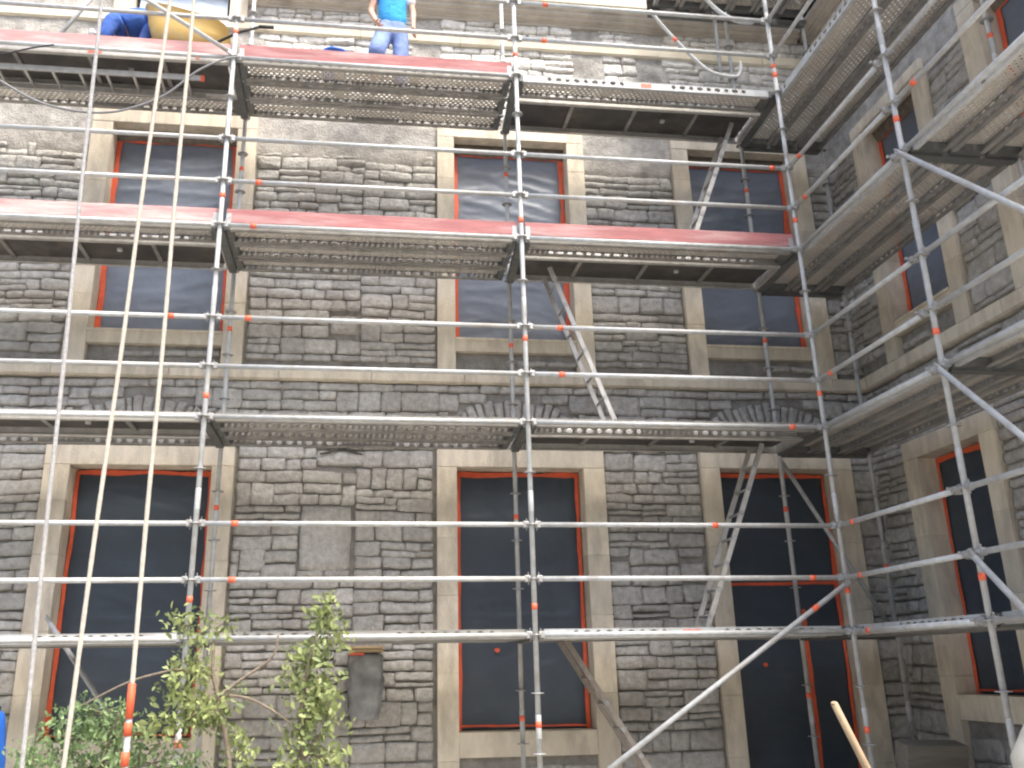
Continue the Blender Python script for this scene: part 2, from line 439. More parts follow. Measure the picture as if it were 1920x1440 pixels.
def extraA(u, v):
    if 6.10 < v < 9.5:
        for a, b in ((1.07,1.44), (1.96,2.30), (-1.05,-.72)):
            if a-.02 + .08*rag(u, v, 3) < u < b + .08*rag(u, v, 8): return True
        if u < -3.0 + .3*rag(u, v, 2): return True
        if v > 8.1: return True
    if u < 2.2:
        top = 5.72 + .25*rag(u, v, 11)
    else: top = 5.9
    if top < v < 6.32 + .12*rag(u, v, 20): return True
    return False
def mortarA(u, v):
    d = -.020 + .012*noise.noise(Vector((u*4, v*4, 1))) + .006*noise.noise(Vector((u*14, v*14, 2)))
    if extraA(u, v) or extraA(u+.07, v) or extraA(u-.07, v) or extraA(u, v-.07) or extraA(u, v+.07):
        d = .016 + .016*noise.noise(Vector((u*2.5, v*3.5, 7))) + .014*noise.noise(Vector((u*9, v*15, 9)))
    elif 5.25 < v < 6.3 or (v < .0 and noise.noise(Vector((u*1.3, v*1.3, 3))) > .25):
        d += .02*max(0, rag(u, v, 5)+.3)
    return d
def extraB(u, v):
    return 5.85 + .2*rag(u, v, 14) < v < 6.4
def mortarB(u, v):
    d = -.020 + .012*noise.noise(Vector((u*4, v*4, 31))) + .006*noise.noise(Vector((u*14, v*14, 12)))
    if extraB(u, v): d = .02 + .02*noise.noise(Vector((u*6, v*8, 9)))
    return d
bands = [(2.81,3.0), (7.47,7.63), (7.90,9.6)]
zonesA = []; zonesB = []
for a, b in ((-7.6,-4.3), (-4.3,-1.66), (-1.66,.17), (.17,3.2), (3.2,4.6)):
    zonesA += [(a, b, GZ-.05, 2.055), (a, b, 2.99, 6.3)]
zonesA += [(-7.6, 4.6, 2.055, 2.815), (-7.6, 4.6, 6.3, 7.475), (-7.6, 4.6, 7.625, 7.9)]
for a, b in ((-3.6,-2.2), (-2.2,.05), (.05,1.6)):
    zonesB += [(a, b, GZ-.05, 2.03), (a, b, 2.99, 6.3)]
zonesB += [(-3.6, 1.6, 2.03, 2.815), (-3.6, 1.6, 6.3, 7.475), (-3.6, 1.6, 7.625, 7.9)]
Ra, rise = 1.385, .28
arches = [(.115, 2.667-Ra, Ra-.27, Ra, .66, 17), (-4.0, 2.64-Ra, Ra-.27, Ra, .66, 16), (3.19, 2.70-Ra, Ra-.27, Ra, .64, 17)]
fixed = [(-2.24,-1.70,.72,1.42), (-2.10,-1.58,1.86,2.02), (-2.86,-2.58,.72,1.0), (1.14,1.36,.55,.82), (1.95,2.22,.6,.8), (-1.0,-.8,2.05,2.3), (-2.0,-1.7,3.4,3.62), (-.98,-.80,4.55,4.85), (-2.9,-2.6,4.6,4.8)]
fill_wall('A', -7.6, XW+.16, GZ-.05, 8.0, mk_block(openA, bands, extraA), mortarA, 3.3, fixed, arches, zonesA)
fill_wall('B', -3.6, YW+.16, GZ-.05, 8.0, mk_block(openB, bands, extraB), mortarB, 8.1, (), [(.05, 2.62-1.2, .95, 1.2, .62, 12)], zonesB)

# masses behind the faces: interior darkness
mb = MB(); mb.box(-7.8-XW, .0, .34, .40, 0, 11.6)
mb.box(.341, .40, -5.3, .399, 0, 14.15)
o = mb.build('inner_wall_core', M['floor_blk'], bld)
mb = MB(); mb.box(-7.8-XW, .45, -.02, .42, 9.95+.02, 11.6); mb.box(-.02, .42, -5.3, -.04, 9.95+.02, 14.2)  # unseen wall tops; the wing side is made taller to shade the corner
mb.build('raised_upper_wall', M['mortar'], bld)

# belt course, string course, cornice
def band_profile(mb, prof, u0, u1, side, seg=None):
    """prof: (d, v) list; separate blocks with fine joints along the wall"""
    u = u0
    while u < u1 - 1e-3:
        e = min(u1, u + (random.uniform(.85, 1.5) if seg else 99)); jt = .0025 if seg else 0
        dj = random.uniform(-.004, .004) if seg else 0
        vs = []
        for uu in (u+jt, e-jt):
            for d, v in prof: vs.append(wall_pt(side, uu, d + (dj if d > 0 else 0), v))
        n_ = len(prof)
        fs = [(k, (k+1) % n_, n_+(k+1) % n_, n_+k) for k in range(n_)] + [tuple(range(n_))[::-1], tuple(range(n_, 2*n_))]
        mb.add(vs, fs); u = e
pb = [(-.09,2.82), (.055,2.82), (.085,2.835), (.085,2.965), (.06,2.985), (-.09,2.985)]
mb = MB(); band_profile(mb, pb, -7.6, XW-.09, 'A', True); band_profile(mb, pb, -3.6, YW-.0, 'B', True)
mb.build('belt_course', M['dressed'], bld, tint=True)
ps = [(-.09,7.47), (.03,7.47), (.06,7.49), (.06,7.61), (.03,7.63), (-.09,7.63)]
mb = MB(); band_profile(mb, ps, -7.6, XW-.07, 'A', True); band_profile(mb, ps, -3.6, YW, 'B', True)
mb.build('string_course', M['fascia'], bld)
pc = [(-.09,7.87), (.05,7.87), (.05,7.895), (.08,7.905), (.08,7.92), (.13,7.935), (.13,7.96), (.18,7.98), (.18,8.01), (.22,8.03), (.22,8.059), (-.09,8.059)]
mb = MB(); band_profile(mb, pc, -3.2, XW-.21, 'A'); band_profile(mb, pc, -3.6, YW, 'B')
mb.build('cornice', M['cornice'], bld)
pf = [(-.05,8.06), (.25,8.06), (.28,8.08), (.28,8.22), (.25,8.26), (-.05,8.26)]
mb = MB(); band_profile(mb, pf, -3.2, 2.04, 'A', True)
mb.build('cornice_fascia', M['fascia'], bld)
# small carved corbel pieces
for cu, cv, rr in ((-1.83, 1.96, .23), (1.66, 2.02, .2)):
    mb = MB()
    for sgn in (-1, 1):
        pts = []
        for k in range(7):
            t = k/6; pts.append(wall_pt('A', cu+sgn*rr*t, .055-.02*t, cv + .115 - .09*(1-(1-t)**2)))
        mb.tube(pts, [.018*(1-.5*k/6) for k in range(7)], 8)
    mb.build('carved_corbel', M['stone'], bld)

# windows ------------------------------------------------------------
def sheet(side, u0, u1, v0, v1, d0, seed, amp, mt, parent, folds):
    nx, nz_ = 50, 90; vs = []
    for j in range(nz_+1):
        for i in range(nx+1):
            s = i/nx; t = j/nz_; u = u0+(u1-u0)*s; v = v0+(v1-v0)*t
            e = min(s, 1-s, t, 1-t); k = min(1, e/.10)
            # soft diagonal folds: ridged noise along stretched axes
            sag = v + .35*((u-(u0+u1)/2)/(u1-u0))**2*(1 if folds > 0 else -.6) + u*folds*.25
            a = noise.noise(Vector((u*.9, sag*4.6, seed)))
            b = noise.noise(Vector((u*2.6+v*folds, sag*9.5, seed+3)))
            zone = .35 + .65*min(1, max(0, abs(t-.45)*2.6 - .15))
            dd = amp*zone*((1-min(1, abs(a)*3.2))*.55 + .25*(1-min(1, abs(b)*3))) + amp*.5*math.exp(-((t-.03)/.06)**2)*noise.noise(Vector((u*9, v*4, seed)))
            if abs(t-.42) < .008: dd += amp*.25
            vs.append(wall_pt(side, u, d0 + dd*k, v))
    mb = MB(); r = nx+1
    mb.add(vs, [(j*r+i, j*r+i+1, (j+1)*r+i+1, (j+1)*r+i) for j in range(nz_) for i in range(nx)], 0, True)
    return mb.build('plastic_sheet', mt, parent)

def wbox(mb, side, u0, u1, d0, d1, v0, v1, bev=0):
    a = wall_pt(side, u0, d0, v0); b = wall_pt(side, u1, d1, v1)
    x0, x1 = sorted((a.x, b.x)); y0, y1 = sorted((a.y, b.y)); z0, z1 = sorted((a.z, b.z))
    n0 = len(mb.v); mb.box(x0, x1, y0, y1, z0, z1, 0, bev); tt = random.uniform(.88, 1.05)
    for q in range(n0, len(mb.v)): mb.tint[q] = tt

def make_window(side, o, seed):
    u0, u1 = o['u']; v0, v1 = o['v']; s0, s1 = o['so']; vt = o['vt']; k = o['k']
    mb = MB(); dp = -.26; dface = .062
    jt = .0009
    jb = v0 if k not in ('up',) else 2.987
    if k == 'low': jb = GZ
    # jamb blocks
    for a, b in ((s0, u0), (u1, s1)):
        v = jb
        hs = random.uniform(.5, .75)
        while v < v1-.01:
            e = v + random.uniform(.55, .85)
            if v1 - e < .35: e = v1
            dd = random.uniform(-.003, .003)
            wbox(mb, side, a, b, dp, dface+dd, v+jt, e-jt, .003); v = e
    # head
    wbox(mb, side, s0-(.0), s1, dp, dface+.004, v1+jt, vt, .006)
    if k in ('low', 'up', 'top'):
        sh = .24 if k == 'low' else .165
        wbox(mb, side, u0+jt, u1-jt, dp, dface+(.0 if k == 'up' else -.006), v0-sh, v0, .006)
        if k == 'up': wbox(mb, side, u0+jt, u1-jt, .03, dface+.02, v0-.03, v0+.001, .004)
    w = mb.build('window' if k != 'door' else 'doorway', M['dressed'], bld, tint=True)
    tag(w, None)
    ds = -.185
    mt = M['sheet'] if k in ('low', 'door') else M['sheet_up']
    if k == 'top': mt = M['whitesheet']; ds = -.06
    amp = .036 if k == 'up' else .030
    lowgap = .0
    topgap = .10 if k == 'up' else .03
    vv0 = v0 + (.0 if k != 'up' else -.03)
    sheet(side, u0+.045, u1-.045, vv0+.01, v1-topgap, ds, seed, amp, mt, w, .5 if seed % 2 else -.6)
    # sheeted interior fill so the reveal is closed
    mb = MB(); wbox(mb, side, u0-.01, u1+.01, -.30, -.262, v0-.01, v1+.01)
    mb.build('boarded_panel', M['floor_blk'], w)
    if k == 'top': return w
    if k == 'up':
        mb = MB(); nn = 26; vs = []
        for i in range(nn+1):
            u = u0+(u1-u0)*i/nn; b = v1-.125+.03*noise.noise(Vector((u*4, seed, 0)))
            for dd, v in ((-.24, v1-.003), (-.10, v1-.003), (-.13, (v1+b)/2), (-.155, b), (-.24, b)): vs.append(wall_pt(side, u, dd, v))
        mb.add(vs, [(i*5+q, i*5+q+1, (i+1)*5+q+1, (i+1)*5+q) for i in range(nn) for q in range(4)], 0, True)
        mb.build('rough_head', M['lintel'], w)
    # orange tape round the sheet: slightly uneven strips
    def strip(pa, pb, wd, n_=26, horizontal=False):
        vs = []
        for i in range(n_+1):
            t = i/n_; u = pa[0]+(pb[0]-pa[0])*t; v = pa[1]+(pb[1]-pa[1])*t
            wob = .016*noise.noise(Vector((u*2.2+seed, v*2.2, 5))); w_ = wd*(1+.55*noise.noise(Vector((u*3.5, v*3.5, seed)))+.25*noise.noise(Vector((u*13, v*13, seed))))
            dd = ds+.016+.004*noise.noise(Vector((u*6, v*6, 2)))
            if horizontal: q = [(u, v-w_/2+wob), (u, v+w_/2+wob)]
            else: q = [(u-w_/2+wob, v), (u+w_/2+wob, v)]
            for z in (0, .004):
                for x, y in q: vs.append(wall_pt(side, x, dd+z, y))
        fs = []
        for i in range(n_):
            b = i*4; c = b+4
            fs += [(b+2, b+3, c+3, c+2), (b, c, c+1, b+1), (b, b+2, c+2, c), (b+1, c+1, c+3, b+3)]
        m2 = MB(); m2.add(vs, fs, 0, False); return m2.build('orange_tape', M['orange'], w)
    wl = .06 if k == 'up' else .042
    strip((u0+.035, vv0), (u0+.035, v1-topgap), wl); strip((u1-.035, vv0), (u1-.035, v1-topgap), wl)
    strip((u0+.02, v1-topgap-.01), (u1-.02, v1-topgap-.01), .05, 20, True)
    if k == 'low': strip((u0+.02, v0+.05), (u1-.02, v0+.03), .02, 20, True)
    def patch(u, v, r_):
        vs = [wall_pt(side, u+r_*(1+.2*math.sin(3*a))*math.cos(a), ds+dz, v+r_*.8*math.sin(a)) for dz in (.03, .034) for a in [2*math.pi*q/10 for q in range(10)]]
        m3 = MB(); m3.add(vs, [tuple(range(10))[::-1], tuple(range(10, 20))] + [(q, (q+1) % 10, 10+(q+1) % 10, 10+q) for q in range(10)]); m3.build('orange_patch', M['orange'], w)
    if seed == 2: patch(-.115, -.10, .030)
    if k == 'door': patch(2.88, -.29, .028)
    if k == 'door':
        strip((u0+.02, .575), (u1-.02, .60), .035, 20, True); strip((3.40, GZ), (3.40, .30), .05)
    return w
for i, o in enumerate(openA): make_window('A', o, i+1.0)
for i, o in enumerate(openB): make_window('B', o, i+21.0)

# ------------------------------------------------------------------ scaffold parts
def rosette_mb(z=0):
    mb = MB()
    prof = [(.0245,-.006), (.036,-.005), (.040,-.003), (.059,-.003), (.061,0), (.059,.005), (.040,.005), (.030,.007), (.0245,.007)]
    mb.lathe(prof, (0,0,z), 20)
    return mb
def tape_mb(z, h=.055, r=.0262):
    mb = MB(); mb.lathe([(r-.002, z-h/2), (r, z-h/2), (r+.0008, z), (r, z+h/2), (r-.002, z+h/2)], (0,0,0), 16); return mb

ros_me = rosette_mb().build('rosette', M['galv2']); ros_me_data = ros_me.data; bpy.data.objects.remove(ros_me)
def standard(x, y, ztop, label, tapes, zbot=GZ+.08, joints=(-.78, 1.22, 3.22, 5.22, 7.22)):
    root = empty('scaffold_standard', (x, y, GZ)); tag(root, label, 'scaffold pole', 'upright scaffold poles with ring rosettes')
    mb = MB(); mb.tube([(0,0,.05), (0,0,ztop-GZ)], .0242, 16)
    for j in joints:
        if j < ztop: mb.tube([(0,0,j-GZ-.10), (0,0,j-GZ-.095), (0,0,j-GZ+.095), (0,0,j-GZ+.10)], [.0243,.0262,.0262,.0243], 16)
    mb.build('pole', M['galv'], root)
    mb = MB(); mb.box(-.075,.075,-.075,.075,0,.008); mb.tube([(0,0,0),(0,0,.18)], .019, 12); mb.lathe([(.02,.12),(.045,.12),(.045,.14),(.02,.14)], (0,0,0), 8)
    mb.build('base_jack', M['galv2'], root)
    z = -1.5
    while z <= ztop+.01:
        r = bpy.data.objects.new('rosette', ros_me_data); COL.objects.link(r); r.parent = root; r.location = (0,0,z-GZ); z += .5
    for t in tapes:
        h = .055
        if isinstance(t, tuple): t, h = t
        tape_mb(t-GZ, h).build('orange_tape', M['redtape'], root)
    return root
ZT = 8.9
standard(XA, 0, ZT, 'galvanised front upright pole at the left, crossing the left windows', [6.33, 4.33, 2.2, .33, -.85])
standard(XB, 0, ZT, 'galvanised front upright pole in the middle of the photo', [6.28, (4.2,.07), 2.87, .25, -.76])
standard(XC, 0, ZT, 'galvanised front upright pole at the inner corner where both rail rows meet', [(6.24,.07), 6.36, (4.35,.06), 2.36, .38, -.87])
standard(XC, YD, ZT, 'galvanised front upright pole of the side wing, nearest the right edge', [(4.33,.06), 2.3, .32])
standard(XA, W, 8.4, 'dim rear upright pole close to the wall behind the left pole', [5.3, 3.3, 1.33])
standard(XB+.05, W, 8.4, 'dim rear upright pole in front of the middle windows', [5.4, 3.2, 1.25, -.76])
standard(XC+.03, W, 8.4, 'dim rear upright pole in front of the doorway and upper corner window', [7.4, 5.35, 3.35, 1.35, -.6])
standard(XI, W, 8.4, 'dark innermost upright pole in the wall corner', [.72])
standard(XI, YD, 8.4, 'rear upright pole of the side wing by the far right upper window', [5.32, 3.2])

# ledgers ---------------------------------------------------------------
def wedge_mb(sx):
    """wedge head gripping the rosette; sx=+1: tube leaves to +x"""
    mb = MB()
    mb.box(.030*1, .085, -.020, .020, -.030, .032, 0, .006)
    mb.box(.028, .052, -.028, .028, -.020, .022, 0, .004)
    mb.box(.046, .052, -.006, .006, -.055, .060, 0, .001)
    if sx < 0: mb.v = [(-a, -b, c) for a, b, c in mb.v]
    return mb
BAYS = {}
def ledger_proto(L_, coupler_end=False, r=.0236):
    root = empty('scaffold_rail'); mb = MB()
    mb.tube([(.08,0,0), (L_-.08,0,0)], r, 16); mb.build('tube', M['galv'], root)
    wedge_mb(1).build('wedge_head', M['galv2'], root)
    if not coupler_end:
        w2 = wedge_mb(-1); w2.v = [(a+L_, b, c) for a, b, c in w2.v]; w2.build('wedge_head', M['galv2'], root)
    else:
        m2 = MB(); xx = L_-.10
        m2.tube([(xx-.03,0,0),(xx+.03,0,0)], .036, 12); m2.box(xx-.02, xx+.02, -.05, .055, -.026, .026, 0, .006)
        m2.tube([(xx-.005,-.075,.01),(xx-.005,.07,.01)], .008, 8); m2.tube([(xx-.005,-.085,.01),(xx-.005,-.068,.01)], .014, 6)
        m2.tube([(xx+.01,.0,-.03),(xx+.08,.0,-.03)], .012, 8); m2.tube([(xx-.02,.02,.04),(xx+.09,.03,.05)], .008, 8); m2.box(xx+.02, xx+.07, -.025, .03, -.03, .03, 0, .006)
        m2.build('clamp_coupler', M['galv2'], root)
    return root
P207 = ledger_proto(2.07); P307 = ledger_proto(3.07); P308 = ledger_proto(3.08); PW = ledger_proto(-YD, True)
used = set()
LV = {0.: 'bottom tube under the first platform', .5: 'lower guard rail above the first platform', 1.: 'upper guard rail above the first platform',
      2.: 'edge tube along the second platform', 2.5: 'lower guard rail above the second platform', 3.: 'upper guard rail above the second platform',
      4.: 'edge tube along the third platform', 4.5: 'lower guard rail above the third platform', 5.: 'upper guard rail above the third platform',
      6.: 'edge tube along the fourth platform', 6.5: 'lower guard rail above the fourth platform', 7.: 'upper guard rail above the fourth platform'}
BN = {'L': 'left of the left pole', 'M': 'between left and middle poles', 'R': 'between middle and corner poles', 'W': 'right of the corner pole', 'X': 'of the wing at the right edge'}
def place_ledger(bay, z, tape=None):
    src = {'L': P307, 'M': P308, 'R': P307, 'W': PW, 'X': P207}[bay]
    o = src if id(src) not in used else copy_tree(src); used.add(id(src))
    if bay in 'LMR': o.location = ({'L': XA-3.07, 'M': XA, 'R': XB}[bay], 0, z); o.rotation_euler = (0,0,0); ox = o.location.x
    elif bay == 'W': o.location = (XC, 0, z); o.rotation_euler = (0,0,-math.pi/2); ox = 0
    else: o.location = (XC, YD, z); o.rotation_euler = (0,0,-math.pi/2); ox = YD
    tag(o, LV[z]+' '+BN[bay], 'scaffold rail', 'horizontal galvanised scaffold rails')
    if tape is not None:
        d = (tape-ox) if bay in 'LMR' else (ox-tape)
        m = tape_mb(0, .06, .0256); m.v = [(c+d, b, a) for a, b, c in m.v]; m.build('orange_tape', M['redtape'], o)
    return o
for z in LV: place_ledger('L', z, {3.: -3.47}.get(z))
for z in LV: place_ledger('M', z, {4.5: -2.727, 4.: -2.75, 3.: -2.74, 1.: -2.736, .5: -2.727}.get(z))
for z in LV:
    if z != 6.: place_ledger('R', z, {6.5: .338, 7.: .37, 3.: .364, 2.5: .358, 1.: 1.8, .5: 2.73, 2.: 2.72, 5.: 2.876}.get(z))
for z in LV:
    if z != 6.: place_ledger('W', z, {5.: -.29, 4.5: -.28, 2.5: -.276, 1.: -.284, .5: -.288, 0.: -.285}.get(z))
for z in LV:
    if z < 5.5: place_ledger('X', z, {4.5: -2.29}.get(z))

# thick lower bearer seen doubled along the first platform: transoms instead
def transom(x0, y0, x1, y1, z, label):
    v = Vector((x1-x0, y1-y0, 0)); L_ = v.length; root = empty('platform_transom', (x0, y0, z), (0,0,math.atan2(v.y, v.x)))
    tag(root, label, 'scaffold transom', 'dark transoms carrying the platforms')
    mb = MB(); mb.box(.05, L_-.05, -.040, .040, -.050, -.042); mb.box(.05, L_-.05, -.040, -.034, -.042, .02); mb.box(.05, L_-.05, .034, .040, -.042, .02)
    mb.build('u_profile', M['beam'], root)
    wedge_mb(1).build('wedge_head', M['beam'], root)
    w2 = wedge_mb(-1); w2.v = [(a+L_, b, c) for a, b, c in w2.v]; w2.build('wedge_head', M['beam'], root)
PN = {0: 'first', 2: 'second', 4: 'third', 6: 'fourth'}
for z in (0, 2, 4, 6):
    transom(XA, 0, XA, W, z, 'dark cross beam under the %s platform at the left pole' % PN[z])
    transom(XB, 0, XB+.05, W, z, 'dark cross beam under the %s platform at the middle pole' % PN[z])
    transom(XC, 0, XC+.03, W, z, 'dark cross beam under the %s platform at the corner pole' % PN[z])
    transom(XC, YD, XI, YD, z, 'dark cross beam under the %s platform at the right wing pole' % PN[z])
    transom(XC+.03, W, XI, W, z, 'dark cross beam closing the %s platform along the back wall corner' % PN[z])

# decks -------------------------------------------------------------------
def holed_plate(mb, L_, z0, z1, y, holes):
    """vertical plate in the xz plane at depth y with real oval holes [(xc, a)]"""
    hb = (z1-z0)*.31; zc = (z0+z1)/2+.006; x = 0.; n_ = 12
    def quad(a, b):
        mb.add([(a,y,z0),(b,y,z0),(b,y,z1),(a,y,z1)], [(0,1,2,3)])
    for xc, a in sorted(holes):
        c0, c1 = xc-a-.012, xc+a+.012
        if c0 > x: quad(x, c0)
        x = c1; outer = []; inner = []
        for k in range(n_):
            an = 2*math.pi*(k+.5)/n_; ca, sa = math.cos(an), math.sin(an)
            inner.append((xc+a*ca, y, zc+hb*sa))
            m_ = 1/max(abs(ca), abs(sa))
            outer.append((xc+(c1-c0)/2*ca*m_, y, (z0+z1)/2+(z1-z0)/2*sa*m_))
        # snap nearest outer points to the corners
        for cxx, czz in ((c0,z0),(c1,z0),(c1,z1),(c0,z1)):
            j = min(range(n_), key=lambda q: (outer[q][0]-cxx)**2+(outer[q][2]-czz)**2); outer[j] = (cxx, y, czz)
        mb.add(outer+inner, [(k, (k+1) % n_, n_+(k+1) % n_, n_+k) for k in range(n_)])
    if x < L_: quad(x, L_)
def deck_proto(L_, wd=.318, light_front=False):
    root = empty('steel_deck')
    mb = MB(); mb.box(-L_/2+.09, L_/2-.09, -wd/2+.004, wd/2-.004, .046, .049); tp = mb.build('perforated_top', M['perf'], root)
    for sx in (-1, 1):
        a, b = sorted((sx*(L_/2-.11), sx*(L_/2-.045)))
        mb = MB(); mb.box(a, b, -wd/2+.004, wd/2-.004, -.031, .049); mb.build('end_cap', M['beam'], root)
        for sy in (-.09, .09):
            mb = MB(); mb.box(min(sx*(L_/2-.045), sx*(L_/2-.012)), max(sx*(L_/2-.045), sx*(L_/2-.012)), sy-.02, sy+.02, .005, .035, 0, .004); mb.build('hook', M['deckside'], root)
    holes = []
    for s in (0, 1):
        for k in range(9):
            xx = .30 + k*.105; a = .036 if k % 2 else .026
            if xx < L_/2-.1: holes.append((xx if s == 0 else L_-.18-xx, a))
    for s, yy in ((0, -wd/2), (1, wd/2)):
        m2 = MB(); m2.v = []
        holed_plate(m2, L_-.18, -.030, .050, yy, holes)
        # inward return lip and rolled edge
        sg = 1 if s == 0 else -1
        a, b = sorted((yy, yy+sg*.045)); m2.box(0, L_-.18, a, b, -.034, -.030)
        a, b = sorted((yy+sg*.043, yy+sg*.045)); m2.box(0, L_-.18, a, b, -.030, -.018)
        a, b = sorted((yy-sg*.0015, yy+sg*.010)); m2.box(0, L_-.18, a, b, .0485, .053)
        m2.v = [(x-L_/2+.09, y, z) for x, y, z in m2.v]
        m2.build('side_flange', M['deckside'] if not (light_front and s == 0) else M['galv'], root)
    return root
def hatch_proto(L_, wd=.62, nr=6):
    root = empty('access_deck')
    mb = MB(); mb.box(-L_/2+.09, L_/2-.09, -wd/2+.02, wd/2-.02, .036, .046); mb.build('plywood_panel', M['ply'], root)
    mb = MB()
    for s in (-1, 1):
        a, b = sorted((s*wd/2, s*(wd/2-.018))); mb.box(-L_/2+.06, L_/2-.06, a, b, -.038, .052, 0, .003)
        a, b = sorted((s*(wd/2-.018), s*(wd/2-.045))); mb.box(-L_/2+.06, L_/2-.06, a, b, -.038, -.033)
    for s in (-1, 1):
        a, b = sorted((s*(L_/2-.06), s*(L_/2-.02))); mb.box(a, b, -wd/2, wd/2, -.03, .05)
    mb.build('aluminium_frame', M['alu'], root)
    for k in range(1, nr):
        x = -L_/2 + L_*k/nr; mb = MB(); mb.box(x-.022, x+.022, -wd/2+.02, wd/2-.02, .012, .035, 0, .003); mb.build('cross_rib', M['deckside'], root)
    mb = MB(); mb.box(L_*.12, L_*.12+.05, -.02, .02, .0, .034, 0, .004); mb.build('hatch_latch', M['galv'], root)
    return root
D307 = deck_proto(3.07); D307L = deck_proto(3.07, .318, True); H307 = hatch_proto(3.07, .62, 4)
DW = deck_proto(W-YD); DWL = deck_proto(W-YD, .318, True); D112 = deck_proto(1.10); D207 = deck_proto(2.07); D207L = deck_proto(2.07, .318, True)
dused = set()
def put(src, loc, rz, label, cat, group, tape=None):
    o = src if id(src) not in dused else copy_tree(src); dused.add(id(src))
    o.location = loc; o.rotation_euler = (0,0,rz); tag(o, label, cat, group)
    if tape is not None:
        m = MB(); m.box(tape[0]-tape[1]/2, tape[0]+tape[1]/2, -.1635, -.1605, -.01, .035); m.build('orange_mark', M['redtape'], o)
    return o
GS = 'perforated steel scaffold decks'; GH = 'plywood access decks in aluminium frames'
PNc = {0: 'first', 2: 'second', 4: 'third', 6: 'fourth'}
rowy = [.20, .545, .89]; rn = ['front', 'centre', 'rear']
for z in (0, 2, 4, 6):
    xm = (XA+XB)/2
    for k in range(3):
        put(D307, (xm, rowy[k], z), 0, '%s perforated steel deck of the %s platform between left and middle poles' % (rn[k], PNc[z]), 'scaffold deck', GS)
    xr = XC/2
    put(D307L if z in (0, 6) else D307, (xr, .20, z), 0, 'single perforated steel deck of the %s platform between middle and corner poles' % PNc[z], 'scaffold deck', GS, {6: (-.02,.12), 0: (-.04,.17)}.get(z))
    put(H307, (xr, .72, z), 0, 'dark plywood access deck of the %s platform between middle and corner poles' % PNc[z], 'access deck', GH)
    xl = XA-1.535
    if z in (6, 2):
        o = put(H307, (xl, .36, z), 0, 'dark plywood access deck of the %s platform at the left edge' % PNc[z], 'access deck', GH)
        if z == 6:
            m = MB(); m.box(.02,.16,-.3135,-.3105,-.015,.02); m.build('orange_mark', M['redtape'], o); m = MB(); m.box(1.13,1.17,-.3135,-.3105,-.01,.03); m.build('orange_mark', M['redtape'], o)
        put(D307, (xl, .89, z), 0, 'rear perforated steel deck of the %s platform at the left edge' % PNc[z], 'scaffold deck', GS)
    else:
        put(D307L if z == 0 else D307, (xl, .20, z), 0, 'front perforated steel deck of the %s platform at the left edge' % PNc[z], 'scaffold deck', GS)
        put(H307, (xl, .72, z), 0, 'dark plywood access deck of the %s platform at the left edge' % PNc[z], 'access deck', GH)
    for k, xx in enumerate((XC+.20, XC+.56, XC+.92)):
        nm = ('outer', 'centre', 'inner')[k]
        put(DWL if k == 0 else DW, (xx, (W+YD)/2, z+.004), -math.pi/2, '%s perforated steel deck of the %s platform in the side wing corner bay' % (nm, PNc[z]), 'scaffold deck', GS, {(0,2): (-.55,.16)}.get((k, z)))
        if z > 0:
            put(D207L if k == 0 else D207, (xx, YD-1.035, z+.004), -math.pi/2, '%s perforated steel deck of the %s platform at the right edge' % (nm, PNc[z]), 'scaffold deck', GS)
    if z == 0:
        for k, xx in enumerate((XC+.20, XC+.56, XC+.92)):
            put(D207L if k == 0 else D207, (xx, YD-1.035, z+.004), -math.pi/2, '%s perforated steel deck of the first platform at the right edge' % ('outer', 'centre', 'inner')[k], 'scaffold deck', GS)
for k in range(6):
    put(D112, (2.23+.345*k, .53, 8.02), -math.pi/2, 'short perforated deck overhead at the top edge, number %s from its open left end' % ('one','two','three','four','five','six')[k], 'scaffold deck', 'short perforated decks overhead near the corner')
mb = MB(); mb.box(2.02, 4.2, 1.085, 1.14, 7.90, 7.985, 0, .004)
tag(mb.build('edge_beam', M['beam']), 'dark steel beam carrying the overhead decks at the top near the corner', 'steel beam')

# toe boards -----------------------------------------------------------------
def toe(x0, x1, z, label, m):
    L_ = x1-x0; root = empty('toe_board', (x0, .052, z+.05)); tag(root, label, 'toe board', 'red painted timber toe boards')
    mb = MB(); nx = 40; vs = []
    for i in range(nx+1):
        x = L_*i/nx; wb = .004*noise.noise(Vector((x*.8+x0, z, 0))); ch = .003*noise.noise(Vector((x*6, z, x0)))
        for yy, zz in ((-.016, 0), (-.016, .148+ch), (-.012, .152+ch), (.014, .152+ch), (.016, .148), (.016, 0)): vs.append((x, yy+wb, zz+.003*noise.noise(Vector((x*.7, z, 9)))))
    fs = [(i*6+q, i*6+(q+1) % 6, (i+1)*6+(q+1) % 6, (i+1)*6+q) for i in range(nx) for q in range(6)] + [(0,1,2,3,4,5)[::-1], tuple(nx*6+q for q in range(6))]
    mb.add(vs, fs); mb.build('board', m, root)
    for x in (.0, L_-.05):
        mb = MB(); mb.box(x, x+.05, -.020, .020, -.02, .10); mb.build('end_bracket', M['galv2'], root)
toe(XA-3.03, XA-.03, 6, 'worn toe board coloured overexposed pale pink on the fourth platform at the left edge', M['toe2'])
toe(XA+.05, XB-.04, 6, 'red toe board on the fourth platform under the standing worker', M['toe'])
toe(XA-3.03, XA-.03, 4, 'pink-red toe board on the third platform left of the left pole', M['toe2'])
toe(XA+.05, XB-.04, 4, 'red toe board on the third platform between left and middle poles', M['toe'])
toe(XB+.05, XC-.04, 4, 'red toe board on the third platform between middle and corner poles', M['toe'])

